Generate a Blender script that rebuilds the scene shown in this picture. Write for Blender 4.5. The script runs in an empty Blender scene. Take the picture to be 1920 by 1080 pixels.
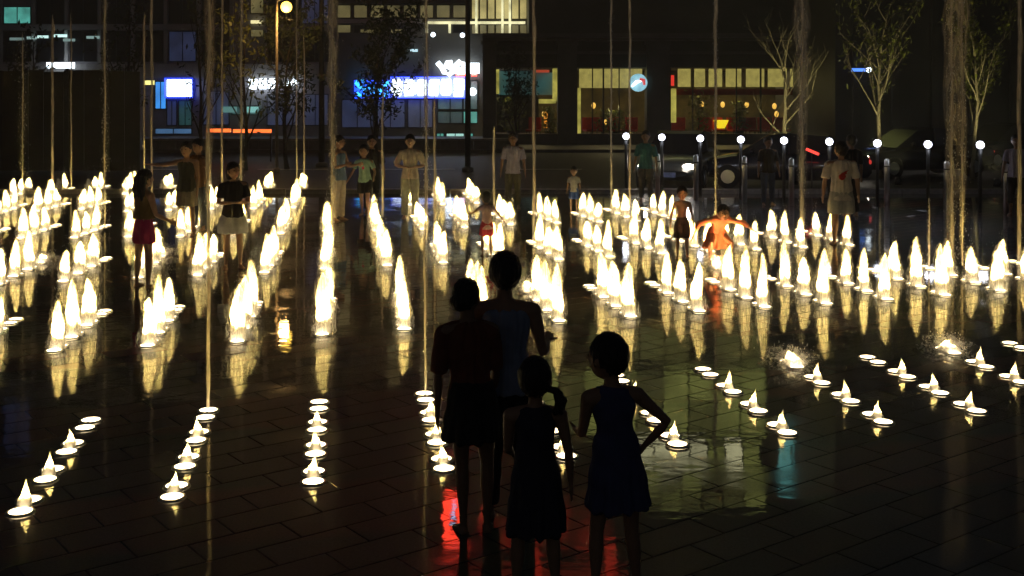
import bpy, math, random
import numpy as np
from mathutils import Vector, Matrix
random.seed(7)
R = math.radians
scene = bpy.context.scene
COL = scene.collection

# ------------------------------------------------------------------ camera, sky, sun, exposure
CAM_H, FPX, HZ = 2.66, 2200.0, 158.0
cam_d = bpy.data.cameras.new('camera')
cam_d.sensor_width = 36.0
cam_d.lens = FPX / 1920.0 * 36.0
cam_d.shift_y = -(540.0 - HZ) / 1920.0
cam_d.clip_end = 600
cam = bpy.data.objects.new('camera', cam_d)
cam.location = (0, 0, CAM_H)
cam.rotation_euler = (R(90), 0, 0)
COL.objects.link(cam)
scene.camera = cam
SUN_EL, SUN_ROT = R(32), R(200)
world = bpy.data.worlds.new('World')
scene.world = world
world.use_nodes = True
wn = world.node_tree.nodes
sky = wn.new('ShaderNodeTexSky')
sky.sky_type = 'NISHITA'; sky.sun_disc = False
sky.sun_elevation = SUN_EL; sky.sun_rotation = SUN_ROT
wn['Background'].inputs['Strength'].default_value = 0.0028
world.node_tree.links.new(sky.outputs[0], wn['Background'].inputs['Color'])
sun_d = bpy.data.lights.new('sun', 'SUN'); sun_d.energy = 0.004; sun_d.angle = R(12); sun_d.color = (.8, .88, 1)
sun = bpy.data.objects.new('sun', sun_d)
sun.rotation_euler = (R(60), 0, R(160)); COL.objects.link(sun)
vs = scene.view_settings
scene.display_settings.display_device = 'sRGB'
vs.view_transform = 'Standard'; vs.look = 'None'; vs.exposure = 0.0; vs.gamma = 1.0; vs.use_curve_mapping = False
scene.cycles.sample_clamp_indirect = 40.0
scene.cycles.max_bounces = 8
scene.cycles.caustics_reflective = False
scene.cycles.caustics_refractive = False
scene.cycles.use_light_tree = True


def G(x, y):
    """photo pixel on the ground -> world x, y"""
    Y = CAM_H * FPX / (y - HZ)
    return (x - 960.0) * Y / FPX, Y


def PX(x, Y): return (x - 960.0) * Y / FPX
def PZ(y, Y): return CAM_H - (y - HZ) * Y / FPX


# ------------------------------------------------------------------ materials
MAT = {}
def nodemat(name):
    m = bpy.data.materials.new(name); m.use_nodes = True
    nt = m.node_tree
    return m, nt, nt.nodes, nt.links, nt.nodes['Principled BSDF']

def pmat(name, col, rough=.6, metal=0.0, var=.25, scale=12.0, bump=.0, spec=.5, bscale=None, coat=0.0, trans=0.0):
    if name in MAT: return MAT[name]
    m, nt, N, L, b = nodemat(name)
    tc = N.new('ShaderNodeTexCoord')
    no = N.new('ShaderNodeTexNoise'); no.inputs['Scale'].default_value = scale; no.inputs['Detail'].default_value = 5
    L.new(tc.outputs['Object'], no.inputs['Vector'])
    mr = N.new('ShaderNodeMapRange'); mr.inputs['From Min'].default_value = .3; mr.inputs['From Max'].default_value = .7
    mr.inputs['To Min'].default_value = 1 - var; mr.inputs['To Max'].default_value = 1 + var
    L.new(no.outputs[0], mr.inputs['Value'])
    mx = N.new('ShaderNodeVectorMath'); mx.operation = 'SCALE'; mx.inputs[0].default_value = col[:3]
    L.new(mr.outputs[0], mx.inputs['Scale'])
    L.new(mx.outputs[0], b.inputs['Base Color'])
    b.inputs['Roughness'].default_value = rough; b.inputs['Metallic'].default_value = metal
    b.inputs['Specular IOR Level'].default_value = spec
    b.inputs['Coat Weight'].default_value = coat
    if bump:
        n2 = N.new('ShaderNodeTexNoise'); n2.inputs['Scale'].default_value = bscale or scale * 4; n2.inputs['Detail'].default_value = 4
        L.new(tc.outputs['Object'], n2.inputs['Vector'])
        bp = N.new('ShaderNodeBump'); bp.inputs['Strength'].default_value = bump; bp.inputs['Distance'].default_value = .01
        L.new(n2.outputs[0], bp.inputs['Height']); L.new(bp.outputs[0], b.inputs['Normal'])
    MAT[name] = m
    return m

def emat(name, col, strength, var=0.0, scale=3.0, base=(.3, .3, .3)):
    if name in MAT: return MAT[name]
    m, nt, N, L, b = nodemat(name)
    b.inputs['Base Color'].default_value = (*base, 1)
    b.inputs['Roughness'].default_value = .5
    b.inputs['Emission Color'].default_value = (*col, 1)
    b.inputs['Emission Strength'].default_value = strength
    if var:
        tc = N.new('ShaderNodeTexCoord')
        no = N.new('ShaderNodeTexNoise'); no.inputs['Scale'].default_value = scale; no.inputs['Detail'].default_value = 3
        L.new(tc.outputs['Object'], no.inputs['Vector'])
        mr = N.new('ShaderNodeMapRange'); mr.inputs['From Min'].default_value = .3; mr.inputs['From Max'].default_value = .7
        mr.inputs['To Min'].default_value = strength * (1 - var); mr.inputs['To Max'].default_value = strength * (1 + var)
        L.new(no.outputs[0], mr.inputs['Value']); L.new(mr.outputs[0], b.inputs['Emission Strength'])
    MAT[name] = m
    return m

def water_white(name, alpha=0.0, col=(.9, .9, .88), streak=30.0, thin=False):
    """aerated, light scattering water: translucent + diffuse, partly see-through"""
    m = bpy.data.materials.new(name); m.use_nodes = True
    nt = m.node_tree; N = nt.nodes; L = nt.links; N.remove(N['Principled BSDF'])
    out = N['Material Output']
    d = N.new('ShaderNodeBsdfDiffuse'); t = N.new('ShaderNodeBsdfTranslucent'); g = N.new('ShaderNodeBsdfGlossy')
    d.inputs[0].default_value = (*col, 1); t.inputs[0].default_value = (*col, 1)
    g.inputs['Roughness'].default_value = .15
    m1 = N.new('ShaderNodeMixShader'); m1.inputs[0].default_value = .6
    L.new(d.outputs[0], m1.inputs[1]); L.new(t.outputs[0], m1.inputs[2])
    m2 = N.new('ShaderNodeMixShader'); m2.inputs[0].default_value = .06
    L.new(m1.outputs[0], m2.inputs[1]); L.new(g.outputs[0], m2.inputs[2])
    last = m2
    if alpha:
        tc = N.new('ShaderNodeTexCoord'); mp = N.new('ShaderNodeMapping'); mp.inputs['Scale'].default_value = (streak, streak, streak * .12)
        no = N.new('ShaderNodeTexNoise'); no.inputs['Scale'].default_value = 1.0; no.inputs['Detail'].default_value = 4
        L.new(tc.outputs['Object'], mp.inputs[0]); L.new(mp.outputs[0], no.inputs['Vector'])
        mr = N.new('ShaderNodeMapRange'); mr.inputs['From Min'].default_value = .35; mr.inputs['From Max'].default_value = .65
        mr.inputs['To Min'].default_value = min(1, alpha * 1.5); mr.inputs['To Max'].default_value = alpha * .5
        L.new(no.outputs[0], mr.inputs['Value'])
        if thin: mr.inputs['From Min'].default_value = .42; mr.inputs['From Max'].default_value = .58
        tr = N.new('ShaderNodeBsdfTransparent')
        m3 = N.new('ShaderNodeMixShader')
        if thin:      # a column of drops is optically thin along its rim
            lw = N.new('ShaderNodeLayerWeight'); lw.inputs['Blend'].default_value = .5
            om = N.new('ShaderNodeMath'); om.operation = 'SUBTRACT'; om.inputs[0].default_value = 1; L.new(mr.outputs[0], om.inputs[1])
            fc = N.new('ShaderNodeMath'); fc.operation = 'SUBTRACT'; fc.inputs[0].default_value = 1; L.new(lw.outputs['Facing'], fc.inputs[1])
            mm = N.new('ShaderNodeMath'); mm.operation = 'MULTIPLY'; L.new(om.outputs[0], mm.inputs[0]); L.new(fc.outputs[0], mm.inputs[1])
            o2 = N.new('ShaderNodeMath'); o2.operation = 'SUBTRACT'; o2.inputs[0].default_value = 1; L.new(mm.outputs[0], o2.inputs[1])
            L.new(o2.outputs[0], m3.inputs[0])
        else: L.new(mr.outputs[0], m3.inputs[0])
        L.new(m2.outputs[0], m3.inputs[1]); L.new(tr.outputs[0], m3.inputs[2]); last = m3
    L.new(last.outputs[0], out.inputs[0])
    MAT[name] = m
    return m

def paving_mat(name, island):
    m, nt, N, L, b = nodemat(name)
    geo = N.new('ShaderNodeNewGeometry'); oi = N.new('ShaderNodeObjectInfo')
    sep = N.new('ShaderNodeSeparateXYZ'); L.new(geo.outputs['Position'], sep.inputs[0])
    # courses of reddish and of grey-green granite running across the plaza
    dot = N.new('ShaderNodeVectorMath'); dot.operation = 'DOT_PRODUCT'; dot.inputs[1].default_value = (-.21, .98, 0)
    L.new(geo.outputs['Position'], dot.inputs[0])
    wv = N.new('ShaderNodeMath'); wv.operation = 'MULTIPLY'; wv.inputs[1].default_value = 2 * math.pi / 2.3
    L.new(dot.outputs['Value'], wv.inputs[0])
    sn = N.new('ShaderNodeMath'); sn.operation = 'SINE'; L.new(wv.outputs[0], sn.inputs[0])
    st = N.new('ShaderNodeMapRange'); st.inputs['From Min'].default_value = .1; st.inputs['From Max'].default_value = .5
    L.new(sn.outputs[0], st.inputs['Value'])
    cr = N.new('ShaderNodeMix'); cr.data_type = 'RGBA'
    cr.inputs['A'].default_value = (.038, .042, .03, 1); cr.inputs['B'].default_value = (.11, .042, .028, 1)
    L.new(st.outputs[0], cr.inputs['Factor'])
    rnd = geo.outputs['Random Per Island'] if island else oi.outputs['Random']
    mr = N.new('ShaderNodeMapRange'); mr.inputs['To Min'].default_value = .6; mr.inputs['To Max'].default_value = 1.35
    L.new(rnd, mr.inputs['Value'])
    sp = N.new('ShaderNodeTexNoise'); sp.inputs['Scale'].default_value = 60; sp.inputs['Detail'].default_value = 6
    L.new(geo.outputs['Position'], sp.inputs['Vector'])
    mr2 = N.new('ShaderNodeMapRange'); mr2.inputs['From Min'].default_value = .3; mr2.inputs['From Max'].default_value = .7
    mr2.inputs['To Min'].default_value = .6; mr2.inputs['To Max'].default_value = 1.4
    L.new(sp.outputs[0], mr2.inputs['Value'])
    ml = N.new('ShaderNodeMath'); ml.operation = 'MULTIPLY'; L.new(mr.outputs[0], ml.inputs[0]); L.new(mr2.outputs[0], ml.inputs[1])
    sc = N.new('ShaderNodeVectorMath'); sc.operation = 'SCALE'; L.new(cr.outputs['Result'], sc.inputs[0]); L.new(ml.outputs[0], sc.inputs['Scale'])
    L.new(sc.outputs[0], b.inputs['Base Color'])
    # wetness: mirror film broken by drier patches
    wn1 = N.new('ShaderNodeTexNoise'); wn1.inputs['Scale'].default_value = 1.1; wn1.inputs['Detail'].default_value = 6
    L.new(geo.outputs['Position'], wn1.inputs['Vector'])
    rg = N.new('ShaderNodeMapRange'); rg.inputs['From Min'].default_value = .48; rg.inputs['From Max'].default_value = .60
    rg.inputs['To Min'].default_value = .02; rg.inputs['To Max'].default_value = .095
    L.new(wn1.outputs[0], rg.inputs['Value'])
    b.inputs['Roughness'].default_value = .5; b.inputs['Specular IOR Level'].default_value = .34
    b.inputs['Coat Weight'].default_value = 1.0; b.inputs['Coat IOR'].default_value = 1.68
    L.new(rg.outputs[0], b.inputs['Coat Roughness'])
    mp = N.new('ShaderNodeMapping'); mp.inputs['Scale'].default_value = (5, 9, 5); mp.inputs['Rotation'].default_value = (0, 0, .3)
    L.new(geo.outputs['Position'], mp.inputs[0])
    rp = N.new('ShaderNodeTexNoise'); rp.inputs['Scale'].default_value = 1.0; rp.inputs['Detail'].default_value = 3
    L.new(mp.outputs[0], rp.inputs['Vector'])
    bp = N.new('ShaderNodeBump'); bp.inputs['Strength'].default_value = .5; bp.inputs['Distance'].default_value = .0014
    L.new(rp.outputs[0], bp.inputs['Height'])
    L.new(bp.outputs[0], b.inputs['Coat Normal'])
    b2 = N.new('ShaderNodeBump'); b2.inputs['Strength'].default_value = .4; b2.inputs['Distance'].default_value = .002
    L.new(sp.outputs[0], b2.inputs['Height']); L.new(b2.outputs[0], b.inputs['Normal'])
    MAT[name] = m
    return m

M_TILE = paving_mat('wet_granite', False)
M_TILE2 = paving_mat('wet_granite_far', True)
M_BED = pmat('mortar_bed', (.02, .018, .015), .5, spec=.05, scale=20, coat=1.0)
M_ASPH = pmat('asphalt', (.03, .03, .032), .55, scale=40, bump=.6)
M_KERB = pmat('kerb_stone', (.22, .2, .18), .6, scale=9, bump=.4)
M_PAINT = pmat('road_paint', (.55, .55, .5), .6, scale=15)
M_FACADE = pmat('facade_panels', (.32, .30, .33), .6, scale=.8, bump=.2)
M_FACADE2 = pmat('facade_light', (.38, .36, .36), .6, scale=.8, bump=.2)
M_STONE = pmat('dark_stone', (.055, .055, .045), .5, scale=1.5, bump=.4)
M_STONE2 = pmat('cornice_stone', (.10, .10, .085), .5, scale=1.5, bump=.4)
M_GLASSD = pmat('dark_glass', (.012, .014, .02), .12, spec=.35, var=.1)
M_FRAME = pmat('window_frame', (.05, .05, .055), .4, metal=.6)
M_STEEL = pmat('brushed_steel', (.8, .8, .78), .3, metal=1.0, var=.08, scale=3)
M_POLE = pmat('dark_pole', (.03, .03, .03), .5)
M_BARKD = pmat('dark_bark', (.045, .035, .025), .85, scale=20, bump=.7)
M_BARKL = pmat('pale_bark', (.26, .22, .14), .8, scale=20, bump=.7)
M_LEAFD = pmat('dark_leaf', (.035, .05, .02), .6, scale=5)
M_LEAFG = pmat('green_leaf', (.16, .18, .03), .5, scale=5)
M_HOARD = pmat('hoarding_boards', (.035, .028, .018), .7, scale=2, bump=.4)
M_JET = water_white('aerated_water')
M_STREAM = water_white('falling_water', alpha=.35, col=(.95, .86, .70), thin=True)  # warm lamplight tint is put into the water colour
M_VEIL = water_white('veil_water', alpha=1.15, col=(.95, .86, .70), streak=26, thin=True)  # veil colour carries the same warm light as the streams
M_SHEATH = water_white('halo_spray', alpha=.78, streak=9, thin=True)  # see-through shell added to put a soft halo round the jets
M_SPRAY = water_white('spray_water', alpha=.3)
M_RIM = pmat('lamp_rim_steel', (.4, .4, .4), .3, metal=1.0)
M_LENS = emat('lamp_lens', (1, .76, .42), 9.0)

# ------------------------------------------------------------------ mesh helpers
class MB:
    def __init__(s): s.v = []; s.f = []
    def add(s, vs_, fs):
        o = len(s.v); s.v += [tuple(p) for p in vs_]; s.f += [tuple(i + o for i in f) for f in fs]; return s
    def box(s, x0, x1, y0, y1, z0, z1):
        return s.add([(x0, y0, z0), (x1, y0, z0), (x1, y1, z0), (x0, y1, z0), (x0, y0, z1), (x1, y0, z1), (x1, y1, z1), (x0, y1, z1)],
                     [(0, 3, 2, 1), (4, 5, 6, 7), (0, 1, 5, 4), (1, 2, 6, 5), (2, 3, 7, 6), (3, 0, 4, 7)])
    def tube(s, pts, rads, n=8, cap=True, ell=1.0, side=None):
        """swept tube; ell squashes the second axis"""
        pts = [Vector(p) for p in pts]; rings = []
        ref = Vector(side) if side else Vector((1, 0, 0))
        for i, p in enumerate(pts):
            d = (pts[min(i + 1, len(pts) - 1)] - pts[max(i - 1, 0)])
            if d.length < 1e-9: d = Vector((0, 0, 1))
            d.normalize()
            a = ref - d * ref.dot(d)
            if a.length < 1e-3: a = Vector((0, 1, 0)) - d * d.y
            a.normalize(); b = d.cross(a); r = rads[i]
            rx, ry = (r if isinstance(r, tuple) else (r, r * ell))
            rings.append([p + a * (rx * math.cos(2 * math.pi * k / n)) + b * (ry * math.sin(2 * math.pi * k / n)) for k in range(n)])
        vs_ = [v for r in rings for v in r]; fs = []
        for i in range(len(rings) - 1):
            for k in range(n):
                fs.append((i * n + k, i * n + (k + 1) % n, (i + 1) * n + (k + 1) % n, (i + 1) * n + k))
        if cap:
            fs.append(tuple(reversed(range(n)))); fs.append(tuple((len(rings) - 1) * n + k for k in range(n)))
        return s.add(vs_, fs)
    def ellip(s, c, r, n=12, m=8, rot=None):
        vs_ = []; fs = []; c = Vector(c)
        for j in range(1, m):
            th = math.pi * j / m
            for k in range(n):
                ph = 2 * math.pi * k / n
                p = Vector((r[0] * math.sin(th) * math.cos(ph), r[1] * math.sin(th) * math.sin(ph), r[2] * math.cos(th)))
                if rot is not None: p = rot @ p
                vs_.append(c + p)
        top = Vector((0, 0, r[2])); bot = Vector((0, 0, -r[2]))
        if rot is not None: top = rot @ top; bot = rot @ bot
        vs_ += [c + top, c + bot]; T = len(vs_) - 2; B = T + 1
        for j in range(m - 2):
            for k in range(n):
                fs.append((j * n + k, (j + 1) * n + k, (j + 1) * n + (k + 1) % n, j * n + (k + 1) % n))
        for k in range(n):
            fs.append((T, k, (k + 1) % n)); fs.append((B, (m - 2) * n + (k + 1) % n, (m - 2) * n + k))
        return s.add(vs_, fs)
    def mesh(s, name, mat, smooth=False):
        me = bpy.data.meshes.new(name); me.from_pydata(s.v, [], s.f); me.update()
        if mat: me.materials.append(mat)
        if smooth: me.polygons.foreach_set('use_smooth', [True] * len(me.polygons))
        return me
    def build(s, name, mat, parent=None, smooth=False, **k):
        return link(name, s.mesh(name, mat, smooth), parent, **k)

def link(name, data, parent=None, loc=None, **k):
    o = bpy.data.objects.new(name, data); COL.objects.link(o)
    if parent is not None: o.parent = parent
    if loc is not None: o.location = loc
    for a, b in k.items(): o[a] = b
    return o

def thing(name, label, cat, loc=(0, 0, 0), rz=0, group=None):
    o = bpy.data.objects.new(name, None); COL.objects.link(o)
    o.location = loc; o.rotation_euler = (0, 0, rz); o['label'] = label; o['category'] = cat
    if group: o['group'] = group
    o.empty_display_size = .1
    return o

def copy_tree(o, parent=None):
    c = o.copy(); COL.objects.link(c); c.parent = parent
    for ch in list(o.children): copy_tree(ch, c)
    return c

def lamp(name, kind, loc, energy, col, parent=None, radius=.05, spot=None, blend=.5, rot=None, size=None):
    d = bpy.data.lights.new(name, kind); d.energy = energy; d.color = col
    if kind in ('POINT', 'SPOT'): d.shadow_soft_size = radius
    if kind == 'SPOT': d.spot_size = R(spot); d.spot_blend = blend
    if kind == 'AREA' and size: d.shape = 'RECTANGLE'; d.size, d.size_y = size
    o = bpy.data.objects.new(name, d); COL.objects.link(o); o.location = loc
    if rot: o.rotation_euler = rot
    if parent is not None: o.parent = parent
    return o

# ------------------------------------------------------------------ ground
ORD = ['nearest', 'second nearest', 'third nearest', 'farthest']
NTH = ['first', 'second', 'third', 'fourth', 'fifth', 'sixth', 'seventh', 'eighth', 'ninth', 'tenth', 'eleventh', 'twelfth',
       'thirteenth', 'fourteenth', 'fifteenth', 'sixteenth', 'seventeenth']
link('ground', MB().box(-150, 150, -20, 250, -.6, -.05).mesh('ground', M_ASPH), kind='structure')
plaza = MB().box(-22, 22, -3, 28.5, -.05, -.0028).build('plaza_paving', M_BED, kind='structure')
plaza['label'] = 'wet dark granite paving of the plaza'
TA = R(37.0); TC, TS = math.cos(TA), math.sin(TA)
TL, TW, TH, GAP = .58, .29, .05, .0055
rt = random.Random(3)
tiles = []
for j in range(-130, 130):
    for i in range(-60, 60):
        u = (i + .5 * (j % 2)) * TL; v = j * TW
        X = u * TC - v * TS; Y = u * TS + v * TC + 12
        if Y < 5.6 or Y > 27.9 or abs(X) > .46 * Y + 1.0 or X < -21 or X > 21: continue
        tiles.append((Y, X))
tiles.sort()
vis = [t for t in tiles if abs(t[1]) < .4365 * t[0] + .25]
near = set(vis[:300])
tile_meshes = []
def tile_geo(mb, jit=0.0, cx=0.0, cy=0.0, rot=0.0, dz=0.0):
    l, w = TL / 2 - GAP / 2, TW / 2 - GAP / 2; ch = .005; c, s_ = math.cos(rot), math.sin(rot)
    tx, ty = rt.uniform(-jit, jit), rt.uniform(-jit, jit)
    vv = []
    for (a, z) in ((0, -TH + .02), (0, -ch), (ch, 0)):
        for sx, sy in ((-1, -1), (1, -1), (1, 1), (-1, 1)):
            px, py = sx * (l - a), sy * (w - a)
            vv.append((cx + px * c - py * s_, cy + px * s_ + py * c, z + dz + (px * tx + py * ty if z == 0 or z == -ch else 0)))
    ff = [(8, 9, 10, 11)]
    for q in (0, 4):
        for k in range(4): ff.append((q + k, q + (k + 1) % 4, q + 4 + (k + 1) % 4, q + 4 + k))
    mb.add(vv, ff)
for k in range(6):
    mb = MB(); tile_geo(mb, .0016); tile_meshes.append(mb.mesh('paving_slab', M_TILE))
for (Y, X) in near:
    o = link('paving_slab', rt.choice(tile_meshes), plaza, loc=(X, Y, rt.uniform(-.0015, 0)))
    o.rotation_euler = (0, 0, TA + (math.pi if rt.random() < .5 else 0))
mb = MB()
for t in tiles:
    if t not in near: tile_geo(mb, .0022, t[1], t[0], TA, rt.uniform(-.0015, 0))
mb.build('paving_slabs_beyond', M_TILE2, plaza, kind='stuff')

# kerb between plaza and road, painted line, far pavement
kb = link('kerb', None, kind='structure') if False else None
kerb_root = bpy.data.objects.new('kerb', None); COL.objects.link(kerb_root); kerb_root['kind'] = 'structure'
ks = MB().box(0, .98, 0, .3, -.05, .1).mesh('kerb_stone', M_KERB)
for i in range(46):
    link('kerb_stone', ks, kerb_root, loc=(-22.5 + i * 1.0, 28.55, rt.uniform(-.004, .004)))
MB().box(-60, 60, 28.86, 46, -.05, -.02).build('road', M_ASPH, kind='structure')
for i, xx in enumerate(range(-24, 24, 4)):
    MB().box(xx, xx + 2.2, 36.9, 37.05, -.02, -.014).build('road_marking', M_PAINT, kind='structure')
MB().box(-60, 60, 46, 62, -.05, .1).build('far_pavement', pmat('far_paving', (.10, .095, .09), .5, scale=3, bump=.3), kind='structure')

# ------------------------------------------------------------------ fountains
def jet_mesh(seed, cone=False):
    r = random.Random(seed); mb = MB(); n = 12; m = 14; pts = []; rad = []
    ph = [r.uniform(0, 6.28) for _ in range(6)]
    vs_ = []; fs = []
    for j in range(m + 1):
        h = j / m
        if cone: rr = (1 - h) ** 1.25 * 1.0 + .10 * (1 - h)
        else: rr = (1.10 - .22 * h) * max(0.0, 1 - h ** 3.0) ** .62 + .10 * math.exp(-9 * h)
        ox = .22 * math.sin(h * 5 + ph[0]) * h; oy = .2 * math.sin(h * 4 + ph[1]) * h
        for k in range(n):
            a = 2 * math.pi * k / n
            w = 1 + .15 * math.sin(3 * a + ph[2] + 7 * h) + .11 * math.sin(5 * a + ph[3] - 11 * h) + r.uniform(-.10, .10)
            vs_.append(((rr * w * math.cos(a) + ox), (rr * w * math.sin(a) + oy), h + (r.uniform(-.012, .012) if 0 < j < m else 0)))
    for j in range(m):
        for k in range(n): fs.append((j * n + k, j * n + (k + 1) % n, (j + 1) * n + (k + 1) % n, (j + 1) * n + k))
    fs.append(tuple(m * n + k for k in range(n)))
    return mb.add(vs_, fs).mesh('water_jet', M_JET, True)

def drops_mesh(seed, n, w, h, size, taper=0.0, mat=None, name='spray'):
    """a cloud of small elongated drops; w radius, h height"""
    r = random.Random(seed); mb = MB()
    for i in range(n):
        t = r.random(); ww = w * (1 + taper * (t if taper > 0 else 0)) * abs(r.gauss(0, .5))
        a = r.uniform(0, 6.28); s_ = size * r.uniform(.4, 1.3); l = s_ * r.uniform(1.5, 4)
        c = Vector((ww * math.cos(a), ww * math.sin(a), h * t))
        mb.add([c + Vector((s_, 0, 0)), c + Vector((-s_ * .5, s_ * .87, 0)), c + Vector((-s_ * .5, -s_ * .87, 0)), c + Vector((0, 0, l)), c + Vector((0, 0, -l))],
               [(0, 1, 3), (1, 2, 3), (2, 0, 3), (1, 0, 4), (2, 1, 4), (0, 2, 4)])
    return mb.mesh(name, mat or M_SPRAY)

JETS = [jet_mesh(s) for s in range(8)]
SHEATH = []
for q in JETS:
    q2 = q.copy(); q2.name = 'halo_sheath'; q2.materials.clear(); q2.materials.append(M_SHEATH); SHEATH.append(q2)
CONES = [jet_mesh(40 + s, True) for s in range(4)]
SPLASH = [drops_mesh(60 + s, 70, .08, .62, .0032, -1) for s in range(3)]
lens_me = MB().tube([(0, 0, 0), (0, 0, .012), (0, 0, .017)], [.070, .070, .055], 20).mesh('lamp_lens', M_LENS)
rim_mb = MB(); nn = 20
rv = []
for (rr, z) in ((.071, .0), (.071, .016), (.088, .013), (.090, 0)):
    for k in range(nn): a = 2 * math.pi * k / nn; rv.append((rr * math.cos(a), rr * math.sin(a), z))
rf = [(q * nn + k, q * nn + (k + 1) % nn, (q + 1) * nn + (k + 1) % nn, (q + 1) * nn + k) for q in range(3) for k in range(nn)]
rim_me = rim_mb.add(rv, rf).mesh('lamp_rim', M_RIM, False)
nozzle_me = MB().tube([(0, 0, 0), (0, 0, .02), (0, 0, .03)], [.022, .018, .010], 12).mesh('nozzle', M_RIM, True)
WARM = (1.0, .68, .19)
def jet_light(name, energy, spot=64):
    d = bpy.data.lights.new(name, 'SPOT'); d.energy = energy; d.color = WARM; d.spot_size = R(spot); d.spot_blend = .6; d.shadow_soft_size = .02
    return d
JL = jet_light('jet_lamp', 620.0); JLs = jet_light('cone_lamp', 14.0, 90); JLb = jet_light('burst_lamp', 500.0, 130)

BANDS = [
 ('front', .155, [(47,952,165,798),(327,925,388,779),(588,897,598,763),(830,873,797,747),(1057,850,985,728),(1263,828,1160,712),(1466,807,1325,700),(1645,787,1485,685),(1818,767,1636,677),(1975,745,1778,660),(2120,730,1905,650)]),
 ('second', .57, [(-75,667,24,604),(107,655,192,588),(280,646,332,580),(447,638,480,572),(605,625,619,565),(757,615,748,555),(905,608,872,550),(1045,600,990,546),(1178,592,1108,540),(1306,582,1224,534),(1428,574,1337,528),(1543,568,1440,522),(1657,560,1553,518),(1764,552,1638,509),(1868,544,1738,503),(1970,538,1838,502),(2060,530,1906,493)]),
 ('third', .50, [(0,532,80,492),(123,526,197,487),(262,520,304,480),(373,515,411,479),(497,510,522,475),(610,503,618,470),(725,497,712,466),(830,492,814,461),(935,487,903,458),(1045,486,997,455),(1140,481,1083,452),(1237,475,1168,447),(1327,471,1247,443),(1414,467,1333,441),(1501,463,1420,437),(1588,459,1503,433)]),
 ('fourth', .46, [(-45,450,8,431),(43,446,104,424),(143,445,197,425),(243,444,284,421),(340,442,377,418),(438,438,462,415),(527,437,541,412),(612,433,616,410),(705,432,698,408),(793,430,776,407),(870,426,850,404),(956,421,926,402),(1042,418,999,400),(1121,416,1079,401),(1191,414,1139,394),(1260,411,1209,393)]),
 ('fifth', .44, [(-4,402,43,385),(72,396,123,383),(156,392,198,380),(240,396,273,379),(318,394,346,377),(397,392,420,375),(476,391,493,374),(550,389,560,372),(767,384,757,367),(829,383,815,366),(893,381,873,364)]),
 ('sixth', .40, [(26,367,67,356),(96,366,133,354),(166,361,200,350),(236,363,262,352),(304,361,326,350),(372,360,391,349),(500,358,511,348),(566,358,572,348)]),
]
BURST = {('front', 7), ('front', 9), ('second', 7), ('third', 2), ('third', 0)}
rj = random.Random(11)
def fountain_unit(label, X, Y, dx, dy, h, style, band):
    """one nozzle between two flush lamps"""
    t = thing('fountain_jet', label, 'fountain', (X, Y, 0), 0, 'lit fountain nozzles set in rows in the plaza')
    for s in (-1, 1):
        l = link('lamp_lens', lens_me, t, loc=(s * dx * .105, s * dy * .105, .003))
        link('lamp_rim', rim_me, l)
    link('nozzle', nozzle_me, t, loc=(0, 0, 0))
    if style == 'cone':
        j = link('water_jet', rj.choice(CONES), t); hh = h * rj.uniform(.85, 1.15); j.scale = (.045, .045, hh)
        j.location = (0, 0, .012); j.rotation_euler = (0, 0, rj.uniform(0, 6.28))
        o = bpy.data.objects.new('jet_lamp', JLs); COL.objects.link(o); o.parent = t; o.location = (0, 0, .035); o.rotation_euler = (math.pi, 0, 0)
    elif style == 'jet':
        j = link('water_jet', rj.choice(JETS), t); hh = h * rj.uniform(.80, 1.18); w = .062 * rj.uniform(.85, 1.2); j.scale = (w, w, hh)
        j.location = (0, 0, .004); j.rotation_euler = (rj.uniform(-.03, .03), rj.uniform(-.03, .03), rj.uniform(0, 6.28))
        o = bpy.data.objects.new('jet_lamp', JL); COL.objects.link(o); o.parent = t; o.location = (0, 0, .03); o.rotation_euler = (math.pi, 0, 0)
        sh_ = link('halo_sheath', j.data.copy() if False else SHEATH[JETS.index(j.data)], t); sh_.scale = (w * 1.75, w * 1.75, hh * 1.06); sh_.rotation_euler = j.rotation_euler
        s_ = link('spray', rj.choice(SPLASH), t, kind='stuff'); s_.rotation_euler = (0, 0, rj.uniform(0, 6.28))
    elif style == 'burst':
        j = link('water_jet', rj.choice(CONES), t); j.scale = (.12, .12, .13); j.location = (0, 0, .01)
        o = bpy.data.objects.new('jet_lamp', JLb); COL.objects.link(o); o.parent = t; o.location = (0, 0, .022); o.rotation_euler = (math.pi, 0, 0)
        link('spray', drops_mesh(rj.randint(0, 999), 120, .16, .2, .004, .8), t, kind='stuff')
        for q_, (w_, h_) in enumerate(((.17, .15), (.26, .20))):  # low domes added for the round glow of the splash
            sh_ = link('halo_sheath', SHEATH[q_], t); sh_.scale = (w_, w_, h_)
    for c in t.children:
        if c.type == 'LIGHT': c.rotation_euler = (0, 0, 0); c.rotation_euler = (math.pi, 0, 0)
    return t
HEAD = {'front': 'low water cone', 'second': 'bullet shaped white jet', 'third': 'glowing white jet', 'fourth': 'glowing white jet', 'fifth': 'small white jet', 'sixth': 'small white jet'}
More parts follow.
